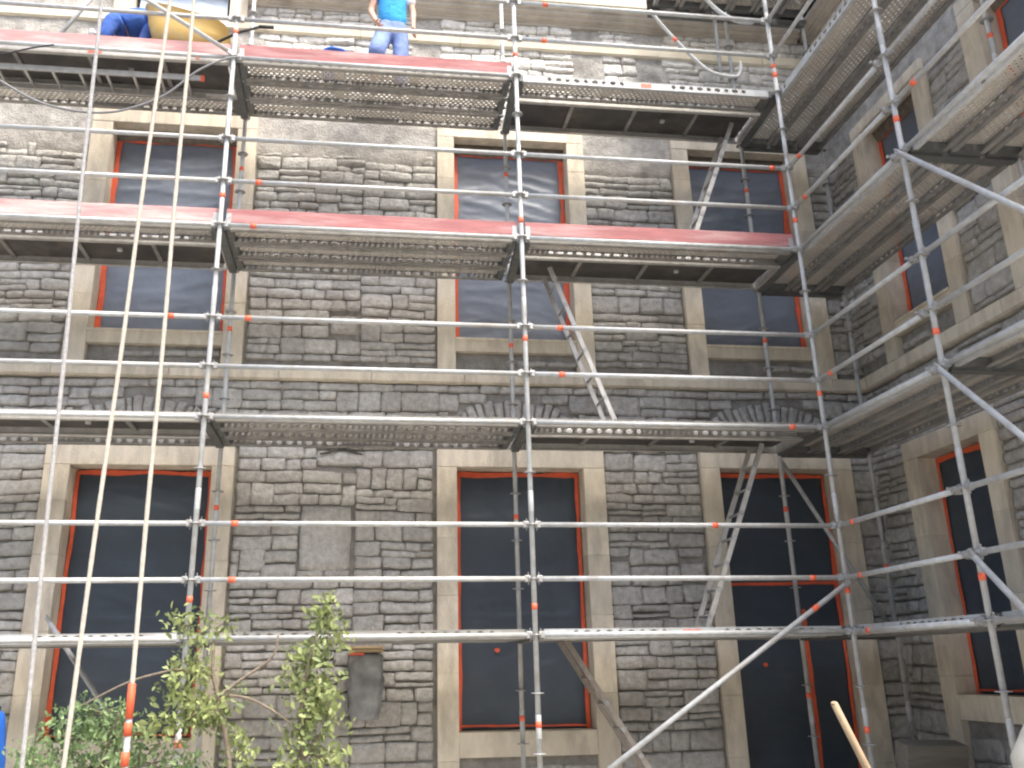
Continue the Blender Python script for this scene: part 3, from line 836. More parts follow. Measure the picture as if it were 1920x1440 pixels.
# diagonal braces ---------------------------------------------------------------
def brace(p0, p1, label, tape=None):
    p0 = Vector(p0); p1 = Vector(p1); root = empty('diagonal_brace', p0); tag(root, label, 'scaffold brace', 'diagonal scaffold braces')
    d = (p1-p0); dn = d.normalized()
    mb = MB(); mb.tube([dn*.06, d-dn*.06], .0236, 14); mb.build('tube', M['galv'], root)
    for q in (Vector((0,0,0)), d):
        mb = MB(); bm = bmesh.new(); bmesh.ops.create_cube(bm, size=1)
        s = 1 if q.length == 0 else -1
        for v in bm.verts: v.co = q + dn*s*(.04+v.co.x*.10) + Vector((0,0,1))*v.co.z*.05 + dn.cross(Vector((0,0,1))).normalized()*v.co.y*.03
        mb.bm(bm); mb.build('brace_head', M['galv2'], root)
    if tape:
        mb = MB(); mb.tube([dn*tape, dn*(tape+.07)], .0254, 14); mb.build('orange_tape', M['redtape'], root)
brace((XA,-.06,6.0), (XA-3.05,-.06,8.0), 'steel diagonal brace rising left in front of the yellow barrow')
brace((XC,-.06,.46), (XB+.03,-.06,-1.5), 'long steel diagonal brace falling left from the corner pole near the doorway', .42)
brace((XC-.06,YD,4.0), (XC-.06,YD-2.03,1.97), 'thick steel diagonal brace on the right wing from the third platform')
brace((XC-.06,YD,2.0), (XC-.06,YD-2.03,-.03), 'thick steel diagonal brace on the right wing from the second platform')
brace((XC-.06,YD,.5), (XC-.06,YD-2.03,-1.5), 'thick steel diagonal brace on the right wing below the first platform rails')
brace((XC+.05,W+.05,1.95), (XI,W+.05,.02), 'dim inner diagonal brace in front of the corner doorway')
brace((-5.55,W+.03,6.6), (-4.75,W+.03,8.1), 'thin grey rear brace at the top left corner')
brace((-4.62,W+.03,.25), (-3.10,W+.03,-1.75), 'pale rear brace low behind the left bush')

# ladders -----------------------------------------------------------------------
def ladder(p_top, p_bot, yf, yb, label, mt='alu', step=.28):
    root = empty('aluminium_ladder', (p_bot[0], yf, p_bot[1])); tag(root, label, 'ladder', 'aluminium access ladders in the scaffold')
    a = Vector((0,0,0)); b = Vector((p_top[0]-p_bot[0], 0, p_top[1]-p_bot[1])); dn = b.normalized(); pn = Vector((dn.z,0,-dn.x))
    for yy in (0, yb-yf):
        mb = MB(); q = []
        for t in (a, b):
            for s1, s2 in ((-1,-1),(1,-1),(1,1),(-1,1)): q.append(t + pn*s1*.025 + Vector((0, yy+s2*.0125, 0)))
        mb.add(q, [(0,1,5,4),(1,2,6,5),(2,3,7,6),(3,0,4,7),(3,2,1,0),(4,5,6,7)]); mb.build('side_rail', M[mt], root)
    n_ = int(b.length/step)
    for k in range(n_):
        p = dn*(step*(k+.5)); mb = MB(); mb.tube([p+Vector((0,.01,0)), p+Vector((0,yb-yf-.01,0))], .014, 8)
        mb.tube([p+Vector((0,-.019,0)), p+Vector((0,-.010,0))], .026, 8)
        mb.build('rung', M['galv2'], root)
ladder((2.66, 1.97), (1.86, .06), .60, .92, 'ladder leaning up right in front of the doorway, from first to second platform')
ladder((.42, 3.95), (1.10, 2.06), .60, .92, 'ladder leaning up left across the middle upper window, from second to third platform')
ladder((2.76, 5.97), (2.00, 4.06), .60, .92, 'pale ladder leaning up right across the corner upper window, above third platform')
ladder((.42, -.03), (1.62, -1.92), .62, .94, 'worn brown-grey ladder from the ground up to the first platform', 'ladder_old')
# ladder stowed flat under the fourth platform
root = empty('aluminium_ladder', (-6.0, .22, 5.87)); tag(root, 'ladder stowed flat beneath the fourth platform at top left', 'ladder', 'aluminium access ladders in the scaffold')
for yy in (0, .34):
    mb = MB(); mb.box(0, 2.55, yy-.012, yy+.012, -.03, .03); mb.build('side_rail', M['alu'], root)
for k in range(9):
    mb = MB(); mb.tube([(.16+.28*k, .012, 0), (.16+.28*k, .328, 0)], .016, 8); mb.build('rung', M['alu'], root)
mb = MB(); mb.box(2.552, 2.59, -.014, .014, -.032, .032); mb.build('orange_end_cap', M['redtape'], root)

# stair handrail tubes near the corner at the top -----------------------------------
def bezier(ps, n_=10):
    out = []
    P = [Vector(p) for p in ps]
    for i in range(len(P)-1):
        p0 = P[max(i-1,0)]; p1 = P[i]; p2 = P[i+1]; p3 = P[min(i+2,len(P)-1)]
        for k in range(n_):
            t = k/n_; out.append(.5*((2*p1)+(p2-p0)*t+(2*p0-5*p1+4*p2-p3)*t*t+(3*p1-p0-3*p2+p3)*t*t*t))
    out.append(P[-1]); return out
mb = MB(); mb.tube(bezier([(1.80,.45,7.42),(2.02,.45,7.10),(2.32,.45,6.74),(2.50,.45,6.58),(2.72,.45,6.53),(2.86,.45,6.56),(2.90,.45,6.75)]), .021, 12)
tp = empty('bent_handrail', (0,0,0)); tag(tp, 'bent tube handrail curving above the fourth platform near the corner', 'handrail', 'bent stair handrails near the corner'); mb.build('tube', M['galv'], tp)
mb = MB(); mb.tube([(2.07,.45,7.035),(2.105,.45,6.99)], .0225, 12); mb.build('orange_tape', M['redtape'], tp)
mb = MB(); mb.tube(bezier([(2.20,.3,8.05),(2.42,.3,7.62),(2.62,.3,7.36),(2.82,.3,7.24),(3.0,.3,7.22),(3.05,.3,7.24)]), .026, 12)
tag(mb.build('bent_handrail', M['galv']), 'thicker bent tube handrail at the top edge left of the corner pole', 'handrail', 'bent stair handrails near the corner')
mb = MB(); mb.tube([(2.92,W-.06,6.95),(2.92,W-.06,8.2)], .026, 12)
tag(mb.build('short_upright_tube', M['galv']), 'short upright tube beside the rear pole high near the corner', 'scaffold pole')

# ropes, hose ---------------------------------------------------------------------
def rope(p0, p1, r, label, m, sag=0):
    p0 = Vector(p0); p1 = Vector(p1); mb = MB(); n_ = 160; v = []; turns = (p1-p0).length/.07
    for i in range(n_+1):
        t = i/n_; p = p0.lerp(p1, t); 
        a = turns*2*math.pi*t; v.append(p + Vector((.0035*math.sin(t*23), .0035*math.cos(t*17), 0)))
    mb.tube(v, [r*(1+.06*math.sin(i*2.1)) for i in range(n_+1)], 8)
    return mb, v
mb, _ = rope((-4.056,-1.6,8.6), (-3.765,-1.6,-1.9), .0165, '', None)
tag(mb.build('hoist_rope', M['ropeg']), 'grey rope, leftmost of the three long vertical lines at left', 'rope', 'long hanging ropes at the left')
mb, _ = rope((-3.318,-1.6,8.6), (-3.553,-1.6,-1.9), .0165, '', None)
tag(mb.build('hoist_rope', M['rope']), 'pale slanting rope, middle of the three long vertical lines at left', 'rope', 'long hanging ropes at the left')
tp = empty('hoist_rope', (-3.128,-1.6,-1.9)); tag(tp, 'pale rope with orange taped lower end, nearest the left pole', 'rope', 'long hanging ropes at the left')
mb, _ = rope((-.085,0,10.5), (0,0,0), .0165, '', None); mb.build('cord', M['rope'], tp)
for z0, z1 in ((1.33,1.555), (1.22,1.305), (1.03,1.12), (.95,1.015), (.85,.92)):
    mb = MB(); mb.tube([(-.010,0,z0),(-.011,0,z1)], .0265, 12); mb.build('orange_tape', M['orange'], tp)
mb = MB(); mb.tube([(0,0,-.02),(-.010,0,1.54)], .022, 10); mb.build('pale_stake', M['ropeg'], tp)
mb = MB(); mb.tube(bezier([(-6.2,-.13,6.0),(-5.75,-.13,5.72),(-5.33,-.13,5.44),(-4.84,-.13,5.19),(-4.26,-.13,5.145),(-3.76,-.13,5.36),(-3.41,-.13,5.71),(-3.15,-.10,5.90),(-3.0,-.07,5.96)], 12), .0125, 10)
tag(mb.build('sagging_hose', M['hose']), 'thin grey hose sagging below the fourth platform left of the left pole', 'hose')
mb = MB(); mb.tube(bezier([(-5.7,-.08,5.80),(-5.40,-.08,5.80),(-5.1,-.08,5.90),(-4.9,-.06,5.97)], 10), .009, 8)
tag(mb.build('short_cable', M['black']), 'short dark cable looped at the left edge under the pink toe board', 'cable')

# ------------------------------------------------------------------ people
def skin_mesh(name, joints, edges, m, parent, sub=2, loc=(0,0,0)):
    """joints: name -> (x,y,z,r) ; one continuous skinned surface"""
    names = list(joints); me = bpy.data.meshes.new(name)
    me.from_pydata([joints[k][:3] for k in names], [(names.index(a), names.index(b)) for a, b in edges], [])
    o = bpy.data.objects.new(name, me); COL.objects.link(o); o.parent = parent; o.location = loc
    sk = o.modifiers.new('Skin', 'SKIN'); sk.use_smooth_shade = True
    d = me.skin_vertices[0].data
    for i, k in enumerate(names):
        r = joints[k][3]; d[i].radius = (r if isinstance(r, tuple) else (r, r)); d[i].use_root = (i == 0)
    ss = o.modifiers.new('Sub', 'SUBSURF'); ss.levels = sub; ss.render_levels = sub
    me.materials.append(m); return o
def hand_joints(J, E, side, wrist, dirv, right, r=.0085):
    """five fingers rooted in the palm"""
    w = Vector(wrist); d = Vector(dirv).normalized(); s = Vector(right).normalized(); nrm = d.cross(s)
    pk = side+'palm'; J[pk] = tuple(w+d*.055)+((.034,.018),); E.append((side+'wrist', pk))
    for k, (off, ln) in enumerate(((-.030,.062),(-.010,.072),(.010,.068),(.029,.054))):
        a = w+d*.095+s*off; b = a+d*ln*.5+nrm*.012; c = a+d*ln*.85+nrm*.034
        for q, p in zip('abc', (a, b, c)): J[side+'f%d%s' % (k, q)] = tuple(p)+(r,)
        E += [(pk, side+'f%da' % k), (side+'f%da' % k, side+'f%db' % k), (side+'f%db' % k, side+'f%dc' % k)]
    a = w+d*.045-s*.038; b = a+d*.03-s*.018+nrm*.01; c = b+d*.028-s*.002+nrm*.012
    for q, p in zip('abc', (a, b, c)): J[side+'t'+q] = tuple(p)+(r*1.15,)
    E += [(pk, side+'ta'), (side+'ta', side+'tb'), (side+'tb', side+'tc')]
def face(parent, c, f, up):
    """nose, eyes, mouth and ears set on a head centred at c looking along f"""
    c = Vector(c); f = Vector(f).normalized(); up = Vector(up).normalized(); s = f.cross(up)
    mb = MB(); mb.tube([c+f*.095+up*.012, c+f*.118-up*.022, c+f*.098-up*.032], [.008,.014,.010], 8); mb.build('nose', M['skin'], parent)
    for k in (-1, 1):
        mb = MB(); bm = bmesh.new(); bmesh.ops.create_uvsphere(bm, u_segments=10, v_segments=8, radius=.012, matrix=Matrix.Translation(c+f*.088+s*k*.032+up*.012)); mb.bm(bm, 0, True); mb.build('eye', M['white'], parent)
        mb = MB(); bm = bmesh.new(); bmesh.ops.create_uvsphere(bm, u_segments=10, v_segments=8, radius=.024, matrix=Matrix.Translation(c+s*k*.078-up*.002) @ Matrix.Diagonal((.6,.6,1.2,1))); mb.bm(bm, 0, True); mb.build('ear', M['skin'], parent)
    mb = MB(); mb.tube([c+f*.092-up*.052-s*.022, c+f*.100-up*.054, c+f*.092-up*.052+s*.022], .005, 6); mb.build('mouth', M['redtape'], parent)

# standing worker (facing the photographer's left, weight on his right leg)
pr_ = empty('person', (-1.37, .62, 6.05)); pr_.scale = (1.06,)*3; tag(pr_, 'person standing on the fourth platform in a bright blue shirt and light blue trousers', 'person')
J = {'pelvis': (0,0,.93,(.13,.10)), 'belly': (.0,0,1.08,(.135,.10)), 'chest': (0,.0,1.30,(.155,.11)), 'neckb': (0,.01,1.46,(.085,.07)), 'neck': (0,.0,1.52,.052), 'jaw': (0,-.015,1.575,(.058,.066)), 'head': (0,-.01,1.655,(.076,.092)), 'crown': (0,0,1.735,(.055,.066)),
     'Lsh': (.165,0,1.425,.055), 'Lel': (.235,.0,1.14,.041), 'Lwrist': (.235,-.06,.90,.026),
     'Rsh': (-.165,0,1.425,.055), 'Rel': (-.245,.03,1.15,.041), 'Rwrist': (-.19,-.10,.93,.026),
     'Lhip': (.085,0,.86,.085), 'Lkn': (.095,-.03,.48,.056), 'Lan': (.10,.02,.09,.038), 'Lheel': (.10,.03,.05,.035), 'Ltoe': (.11,-.14,.03,.030),
     'Rhip': (-.085,0,.86,.085), 'Rkn': (-.15,-.16,.50,.056), 'Rcalf': (-.17,-.09,.36,.054), 'Ran': (-.185,.02,.12,.038), 'Rheel': (-.185,.03,.07,.035), 'Rtoe': (-.20,-.13,.03,.030)}
E_ = [('pelvis','belly'),('belly','chest'),('chest','neckb'),('neckb','neck'),('neck','jaw'),('jaw','head'),('head','crown'),('neckb','Lsh'),('Lsh','Lel'),('Lel','Lwrist'),('neckb','Rsh'),('Rsh','Rel'),('Rel','Rwrist'),
      ('pelvis','Lhip'),('Lhip','Lkn'),('Lkn','Lan'),('Lan','Lheel'),('Lheel','Ltoe'),('pelvis','Rhip'),('Rhip','Rkn'),('Rkn','Rcalf'),('Rcalf','Ran'),('Ran','Rheel'),('Rheel','Rtoe')]
hand_joints(J, E_, 'L', J['Lwrist'][:3], (0,-.25,-1), (0,1,-.2)); hand_joints(J, E_, 'R', J['Rwrist'][:3], (.35,-.3,-.8), (0,1,-.2))
skin_mesh('body', J, E_, M['skin'], pr_)
SJ = {'hem': (0,0,.84,(.170,.135)), 'b': (0,0,1.06,(.176,.135)), 'c': (0,0,1.30,(.182,.135)), 'n': (0,.008,1.455,(.088,.078)), 'l': (.165,0,1.43,.068), 'le': (.205,0,1.25,.066), 'r': (-.165,0,1.43,.068), 're': (-.21,.015,1.27,.064)}
skin_mesh('shirt', {k: SJ[k] for k in ('hem','b','c','n','l','r')}, [('hem','b'),('b','c'),('c','n'),('n','l'),('n','r')], M['tshirt'], pr_)
skin_mesh('white_sleeve', {'a': (.168,0,1.425,.074), 'b': (.213,0,1.22,.070)}, [('a','b')], M['white'], pr_, 2)
skin_mesh('blue_sleeve', {'a': (-.168,0,1.425,.072), 'b': (-.212,.02,1.27,.066)}, [('a','b')], M['tshirt'], pr_, 2)
skin_mesh('trousers', {'w': (0,0,1.02,(.142,.112)), 'p': (0,0,.90,(.150,.12)), 'lh': (.092,0,.82,.115), 'lk': (.105,-.03,.48,.090), 'la': (.10,.02,.10,.078), 'rh': (-.092,0,.82,.115), 'rk': (-.165,-.16,.50,.10), 'rk2': (-.178,-.12,.40,.105)},
          [('w','p'),('p','lh'),('lh','lk'),('lk','la'),('p','rh'),('rh','rk'),('rk','rk2')], M['denim'], pr_)
skin_mesh('hair', {'a': (0,.03,1.70,(.078,.082)), 'b': (0,.045,1.63,(.072,.06)), 'c': (0,.0,1.755,(.055,.06))}, [('a','b'),('a','c')], M['hair'], pr_)
for s, x, y in (('L',.105,-.055), ('R',-.193,-.05)):
    skin_mesh('shoe', {'h': (x,.035,.055,.046), 'm': (x,y,.045,.045), 't': (x,-.15,.035,.040)}, [('h','m'),('m','t')], M['boot'], pr_)
skin_mesh('sock', {'a': (-.185,.02,.12,.046), 'b': (-.178,-.02,.21,.047)}, [('a','b')], M['white'], pr_)
face(pr_, (0,-.01,1.655), (0,-1,-.15), (0,0,1))

# bent-over worker: back and hips towards the viewer, head down to the left
pb_ = empty('person', (-4.17, .62, 6.05)); pb_.scale = (1.0,)*3; tag(pb_, 'person bent double on the fourth platform in dark blue workwear and pale cap', 'person')
J = {'pelvis': (.06,0,.78,(.14,.12)), 'belly': (-.07,0,.82,(.14,.12)), 'chest': (-.27,0,.74,(.15,.12)), 'neckb': (-.40,0,.65,(.085,.08)), 'neck': (-.44,-.01,.61,.052), 'jaw': (-.47,-.02,.57,(.062,.058)), 'head': (-.51,-.02,.565,(.088,.078)), 'crown': (-.565,-.02,.56,(.06,.055)),
     'Lsh': (-.35,-.16,.66,.055), 'Lel': (-.42,-.20,.38,.042), 'Lwrist': (-.46,-.14,.14,.027), 'Rsh': (-.35,.16,.66,.055), 'Rel': (-.40,.20,.40,.042), 'Rwrist': (-.47,.13,.16,.027),
     'Lhip': (.09,-.09,.74,.095), 'Lkn': (.00,-.11,.42,.06), 'Lan': (.10,-.11,.09,.04), 'Ltoe': (-.05,-.12,.035,.032), 'Rhip': (.09,.09,.74,.095), 'Rkn': (.03,.12,.43,.06), 'Ran': (.14,.12,.09,.04), 'Rtoe': (-.01,.13,.035,.032)}
E_ = [('pelvis','belly'),('belly','chest'),('chest','neckb'),('neckb','neck'),('neck','jaw'),('jaw','head'),('head','crown'),('neckb','Lsh'),('Lsh','Lel'),('Lel','Lwrist'),('neckb','Rsh'),('Rsh','Rel'),('Rel','Rwrist'),
      ('pelvis','Lhip'),('Lhip','Lkn'),('Lkn','Lan'),('Lan','Ltoe'),('pelvis','Rhip'),('Rhip','Rkn'),('Rkn','Ran'),('Ran','Rtoe')]
hand_joints(J, E_, 'L', J['Lwrist'][:3], (-.15,.1,-1), (0,1,0)); hand_joints(J, E_, 'R', J['Rwrist'][:3], (-.15,-.1,-1), (0,1,0))
skin_mesh('body', J, E_, M['skin'], pb_)
skin_mesh('jacket', {'h': (.10,0,.76,(.19,.20)), 'b': (-.08,0,.80,(.19,.20)), 'c': (-.27,0,.735,(.19,.19)), 'n': (-.385,0,.665,(.13,.115)), 'l': (-.35,-.165,.66,.10), 'le': (-.415,-.20,.40,.072), 'lw': (-.45,-.15,.19,.045), 'r': (-.35,.165,.66,.10), 're': (-.395,.20,.42,.072), 'rw': (-.46,.14,.21,.045)},
          [('h','b'),('b','c'),('c','n'),('n','l'),('l','le'),('le','lw'),('n','r'),('r','re'),('re','rw')], M['work'], pb_)
skin_mesh('trousers', {'w': (-.04,0,.82,(.165,.15)), 'p': (.07,0,.79,(.18,.17)), 'lh': (.095,-.09,.72,.112), 'lk': (.00,-.11,.43,.08), 'la': (.10,-.11,.12,.066), 'rh': (.095,.09,.72,.112), 'rk': (.03,.12,.43,.08), 'ra': (.14,.12,.12,.066)},
          [('w','p'),('p','lh'),('lh','lk'),('lk','la'),('p','rh'),('rh','rk'),('rk','ra')], M['work'], pb_)
skin_mesh('pale_cap', {'a': (-.545,-.02,.60,(.094,.088)), 'b': (-.59,-.02,.575,(.078,.07)), 'v': (-.60,-.02,.51,(.07,.018))}, [('a','b'),('b','v')], M['white'], pb_)
for y in (-.115, .125):
    skin_mesh('boot', {'a': (.115,y,.10,.05), 'h': (.11,y,.055,.05), 't': (-.06,y,.04,.042)}, [('a','h'),('h','t')], M['boot'], pb_)
face(pb_, (-.51,-.02,.56), (-.5,0,-.85), (-.85,0,.5))

# ------------------------------------------------------------------ wheelbarrow on the top platform
wbw = empty('wheelbarrow', (-3.68, .44, 6.05)); tag(wbw, 'yellow wheelbarrow standing on the fourth platform left of the left pole', 'wheelbarrow')
mb = MB(); n_ = 32
def tray(t, zz, sx, sy, xo):
    a = 2*math.pi*t; c, s = math.cos(a), math.sin(a); e = .55
    return Vector((xo+sx*math.copysign(abs(c)**e, c), sy*math.copysign(abs(s)**e, s), zz))
prof = [(.47,.29,.0,.61,.0),(.45,.268,.0,.605,0),(.42,.24,0,.46,.0),(.34,.19,-.02,.31,0),(.28,.15,-.02,.27,0)]
vs = []
for (sx, sy, xo, zz, _q) in prof:
    for k in range(n_):
        p = tray(k/n_, zz, sx, sy, xo); p.z += (.24*(-p.x)+.05)*(1 if zz > .5 else .75 if zz > .35 else .4); vs.append(p)
fs = [(i*n_+k, i*n_+(k+1) % n_, (i+1)*n_+(k+1) % n_, (i+1)*n_+k) for i in range(len(prof)-1) for k in range(n_)] + [tuple(range(4*n_, 5*n_))]
b0 = len(vs)
for (sx, sy, xo, zz, _q) in prof[1:]:
    for k in range(n_):
        p = tray(k/n_, zz+.012, sx-.012, sy-.012, xo); p.z += (.24*(-p.x)+.05)*(1 if zz > .5 else .75 if zz > .35 else .4); vs.append(p)
m_ = len(prof)-1
fs += [(b0+i*n_+k, b0+(i+1)*n_+k, b0+(i+1)*n_+(k+1) % n_, b0+i*n_+(k+1) % n_) for i in range(m_-1) for k in range(n_)] + [tuple(b0+(m_-1)*n_+k for k in range(n_))[::-1]]
fs += [(k, b0+k, b0+(k+1) % n_, (k+1) % n_) for k in range(n_)]
mb.add(vs, fs, 0, True); mb.build('tray', M['yellow'], wbw)
for s in (-1, 1):
    mb = MB(); mb.tube([(-.56,.05*s,.20),(-.35,.14*s,.25),(.30,.20*s,.27),(.60,.26*s,.42),(.84,.27*s,.51)], .016, 10); mb.build('frame_tube', M['black'], wbw)
    mb = MB(); mb.tube([(.82,.27*s,.505),(.98,.27*s,.51)], .021, 10); mb.build('grip', M['black'], wbw)
    mb = MB(); mb.tube([(.20,.19*s,.27),(.30,.21*s,.02),(.42,.20*s,.02),(.40,.22*s,.32)], .014, 8); mb.build('leg', M['black'], wbw)
mb = MB(); pr2 = [(.10,-.035),(.17,-.045),(.195,-.02),(.195,.02),(.17,.045),(.10,.035),(.10,-.035)]; mb.lathe(pr2, (0,0,0), 24)
mb.xform(Matrix.Translation((-.60,0,.195)) @ Matrix.Rotation(math.pi/2, 4, 'X')); wh = mb.build('wheel', M['black'], wbw)
mb = MB(); mb.lathe([(.0,-.02),(.10,-.02),(.10,.02),(0,.02)], (0,0,0), 20); mb.tube([(0,0,-.07),(0,0,.07)], .012, 8); mb.xform(Matrix.Translation((-.60,0,.195)) @ Matrix.Rotation(math.pi/2, 4, 'X')); mb.build('rim', M['galv2'], wh)

# blue bucket
bk = empty('bucket', (-2.03, .50, 6.055)); tag(bk, 'blue bucket behind the red toe board beside the standing worker', 'bucket')
mb = MB(); mb.lathe([(0,.0),(.12,0),(.150,.44),(.160,.44),(.162,.415),(.155,.41),(.145,.41),(.118,.012),(0,.012)], (0,0,0), 28); mb.build('tub', M['bluep'], bk)
mb = MB(); mb.tube([(.165*math.cos(a), -.02-.03*math.sin(a), .42-.13*math.sin(a)) for a in [math.pi*k/12 for k in range(13)]], .004, 6); mb.build('handle', M['galv2'], bk)
# timber offcut on top platform
mb = MB(); mb.box(-.30,.32,-.04,.04,0,.022,0,.004); o = mb.build('timber_offcut', M['wood']); o.location = (-2.72,.42,6.27); o.rotation_euler = (0,R(9),R(-6)); tag(o, 'pale timber board end poking up right of the left pole on the fourth platform', 'timber board')

# ------------------------------------------------------------------ wrapped box on the wall
bx = empty('wall_box', (-1.515, 1.27, -.75)); tag(bx, 'grey plastic wrapped box with timber top on the stone wall by the bush', 'wall box')
mb = MB(); nx, nz_ = 20, 24; vs = []
def wrapp(a, t):
    c, s = math.cos(a), math.sin(a); e = .35
    x = .165*math.copysign(abs(c)**e, c); y = .13*math.copysign(abs(s)**e, s)
    k = 1 + .14*noise.noise(Vector((a*2.2, t*5, 3))) + .07*noise.noise(Vector((a*6, t*11, 8)))
    k *= (.80 + .25*math.sin(min(1, t*1.6)*math.pi/2))
    return Vector((x*k, y*k, t*.62))
n_ = 36
for j in range(nz_+1):
    for k in range(n_): vs.append(wrapp(2*math.pi*k/n_, j/nz_))
mb.add(vs, [(j*n_+k, j*n_+(k+1) % n_, (j+1)*n_+(k+1) % n_, (j+1)*n_+k) for j in range(nz_) for k in range(n_)] + [tuple(range(n_))[::-1], tuple(nz_*n_+k for k in range(n_))], 0, True)
mb.build('plastic_wrap', M['wrap'], bx)
mb = MB(); mb.box(-.175,.175,-.15,.13,.640,.668,0,.003); mb.box(-.17,.17,-.14,.12,.672,.70,0,.003); mb.build('timber_top', M['wood'], bx)
mb = MB(); mb.box(-.17,-.02,-.153,-.145,.612,.636); mb.build('red_strip', M['redtape'], bx)

# ------------------------------------------------------------------ ground-level objects at right and left edges
sh = empty('shovel', (1.52,-3.42,GZ)); M['shaft'] = mat('worn_shovel_wood', (.36,.27,.17), .8, 0, .2, 8, .3, 40, stretch=(1,1,.3)); tag(sh, 'wooden handled shovel standing upright in front of the dark doorway', 'shovel')
top = Vector((.955-1.52, -.08, -.49-GZ)); bot = Vector((-.02,0,.26))
mb = MB(); mb.tube([top, top*.7+bot*.3, bot], [.019,.0205,.021], 14); mb.lathe([(0,.012),(.012,.010),(.019,0)], top, 14); mb.build('wooden_shaft', M['shaft'], sh)
mb = MB(); vs = []
for j in range(9):
    t = j/8; wd = .10*(1-.75*max(0,(t-.55)/.45)**2)*(1 if t > .08 else .9)
    for i in range(7):
        s = i/6*2-1; vs.append((s*wd, .03*(s*s)-.02*t, .26-.27*t))
for j in range(9):
    t = j/8; wd = .10*(1-.75*max(0,(t-.55)/.45)**2)*(1 if t > .08 else .9)
    for i in range(7):
        s = i/6*2-1; vs.append((s*wd, .03*(s*s)-.02*t+.004, .26-.27*t))
mb.add(vs, [(j*7+i, j*7+i+1, (j+1)*7+i+1, (j+1)*7+i) for j in range(8) for i in range(6)] + [(63+j*7+i, 63+(j+1)*7+i, 63+(j+1)*7+i+1, 63+j*7+i+1) for j in range(8) for i in range(6)], 0, True)
mb.build('steel_blade', M['galv2'], sh)

dr = empty('mixer_drum', (3.16,-2.5,GZ)); tag(dr, 'cream rounded cement mixer drum at the bottom right edge', 'cement mixer')
mb = MB(); mb.lathe([(0,-.42),(.18,-.42),(.30,-.30),(.345,-.05),(.345,.05),(.30,.22),(.20,.42),(.19,.45),(.175,.45),(.185,.40),(.28,.20),(.32,0),(.28,-.28),(.0,-.39)], (0,0,0), 40)
mb.xform(Matrix.Translation((0,0,1.08)) @ Matrix.Rotation(R(48), 4, 'Y')); mb.build('drum', M['cream'], dr)
mb = MB(); mb.tube([(-.30,-.38,.02),(0,-.38,1.08),(.30,-.38,.02)], .022, 10); mb.tube([(-.30,.38,.02),(0,.38,1.08),(.30,.38,.02)], .022, 10); mb.tube([(0,-.40,1.08),(0,.40,1.08)], .02, 10); mb.tube([(-.30,-.38,.05),(-.30,.38,.05)], .018, 8); mb.tube([(.30,-.38,.05),(.30,.38,.05)], .018, 8)
mb.build('stand', M['beam'], dr)

bb = empty('barrel', (-4.375,-1.0,GZ)); tag(bb, 'blue plastic barrel just entering the frame at the bottom left edge', 'barrel')
mb = MB(); mb.lathe([(0,0),(.25,0),(.275,.04),(.28,.35),(.29,.36),(.29,.40),(.28,.41),(.28,.85),(.29,.86),(.29,.90),(.275,.92),(.262,1.08),(.235,1.30),(.215,1.40),(.17,1.44),(0,1.44)], (0,0,0), 36); mb.build('shell', M['bluep'], bb)
mb = MB(); mb.lathe([(0,1.47),(.16,1.47),(.185,1.455),(.185,1.42),(.165,1.42)], (0,0,0), 30); mb.build('lid', M['black'], bb)

pl = empty('wrapped_pallet', (3.66,.20,GZ)); tag(pl, 'grey wrapped stack of material low in the dark wall corner under the planks', 'pallet')
mb = MB(); vs = []; n_ = 40; nz_ = 14
for j in range(nz_+1):
    for k in range(n_):
        a = 2*math.pi*k/n_; c, s = math.cos(a), math.sin(a); e = .28; t = j/nz_
        q = 1+.03*noise.noise(Vector((a*3, t*5, 2))); vs.append((.42*q*math.copysign(abs(c)**e, c), .30*q*math.copysign(abs(s)**e, s), .13+t*.55))
mb.add(vs, [(j*n_+k, j*n_+(k+1) % n_, (j+1)*n_+(k+1) % n_, (j+1)*n_+k) for j in range(nz_) for k in range(n_)] + [tuple(nz_*n_+k for k in range(n_))], 0, True); mb.build('wrapped_load', M['wrap'], pl)
mb = MB()
for y in (-.26, 0, .26): mb.box(-.42,.42,y-.04,y+.04,0,.11)
for k in range(6): mb.box(-.42+.145*k,-.34+.145*k,-.31,.31,.112,.13)
mb.build('pallet_base', M['plank'], pl)
def board(x, y, z, L_, wd, th, rz, ry, label):
    mb = MB(); mb.box(-L_/2, L_/2, -wd/2, wd/2, 0, th, 0, .004); o = mb.build('timber_plank', M['plank']); o.location = (x,y,z); o.rotation_euler = (R(12),R(ry),R(rz)); tag(o, label, 'timber plank', 'timber planks lying low in the wall corner')
board(3.66, .02, GZ+.72, .60, .20, .24, 0, 1.5, 'thick timber block on top of the wrapped stack in the dark corner')
board(3.86, -.24, GZ+.66, .86, .12, .035, 4, 4, 'thin tilted plank in front of the timber block in the dark corner')

# ------------------------------------------------------------------ unseen building added behind the camera to dim the lower floors
ob = empty('added_shade_building', (0,-17,GZ)); tag(ob, 'unseen rendered building added behind the camera to shade the lower walls', 'building')
M['render'] = mat('rendered_wall', (.40,.37,.32), .9, 0, .1, 2, .2, 30)
mb = MB(); mb.box(-14,9,-.4,0,0,10.5); mb.build('wall', M['render'], ob)
mb = MB(); mb.box(-14.2,9.2,-.6,.35,10.502,10.9); mb.build('eaves', M['cornice'], ob)
for k in range(7):
    for z in (1.0, 5.0):
        mb = MB(); mb.box(-12+3*k, -10.7+3*k, .003, .06, z, z+2.3, 0, .01); fr = mb.build('window', M['dressed'], ob, tint=True)
        mb = MB(); mb.box(-11.88+3*k, -10.82+3*k, .062, .07, z+.12, z+2.18); mb.build('pane', M['sheet_up'], fr)

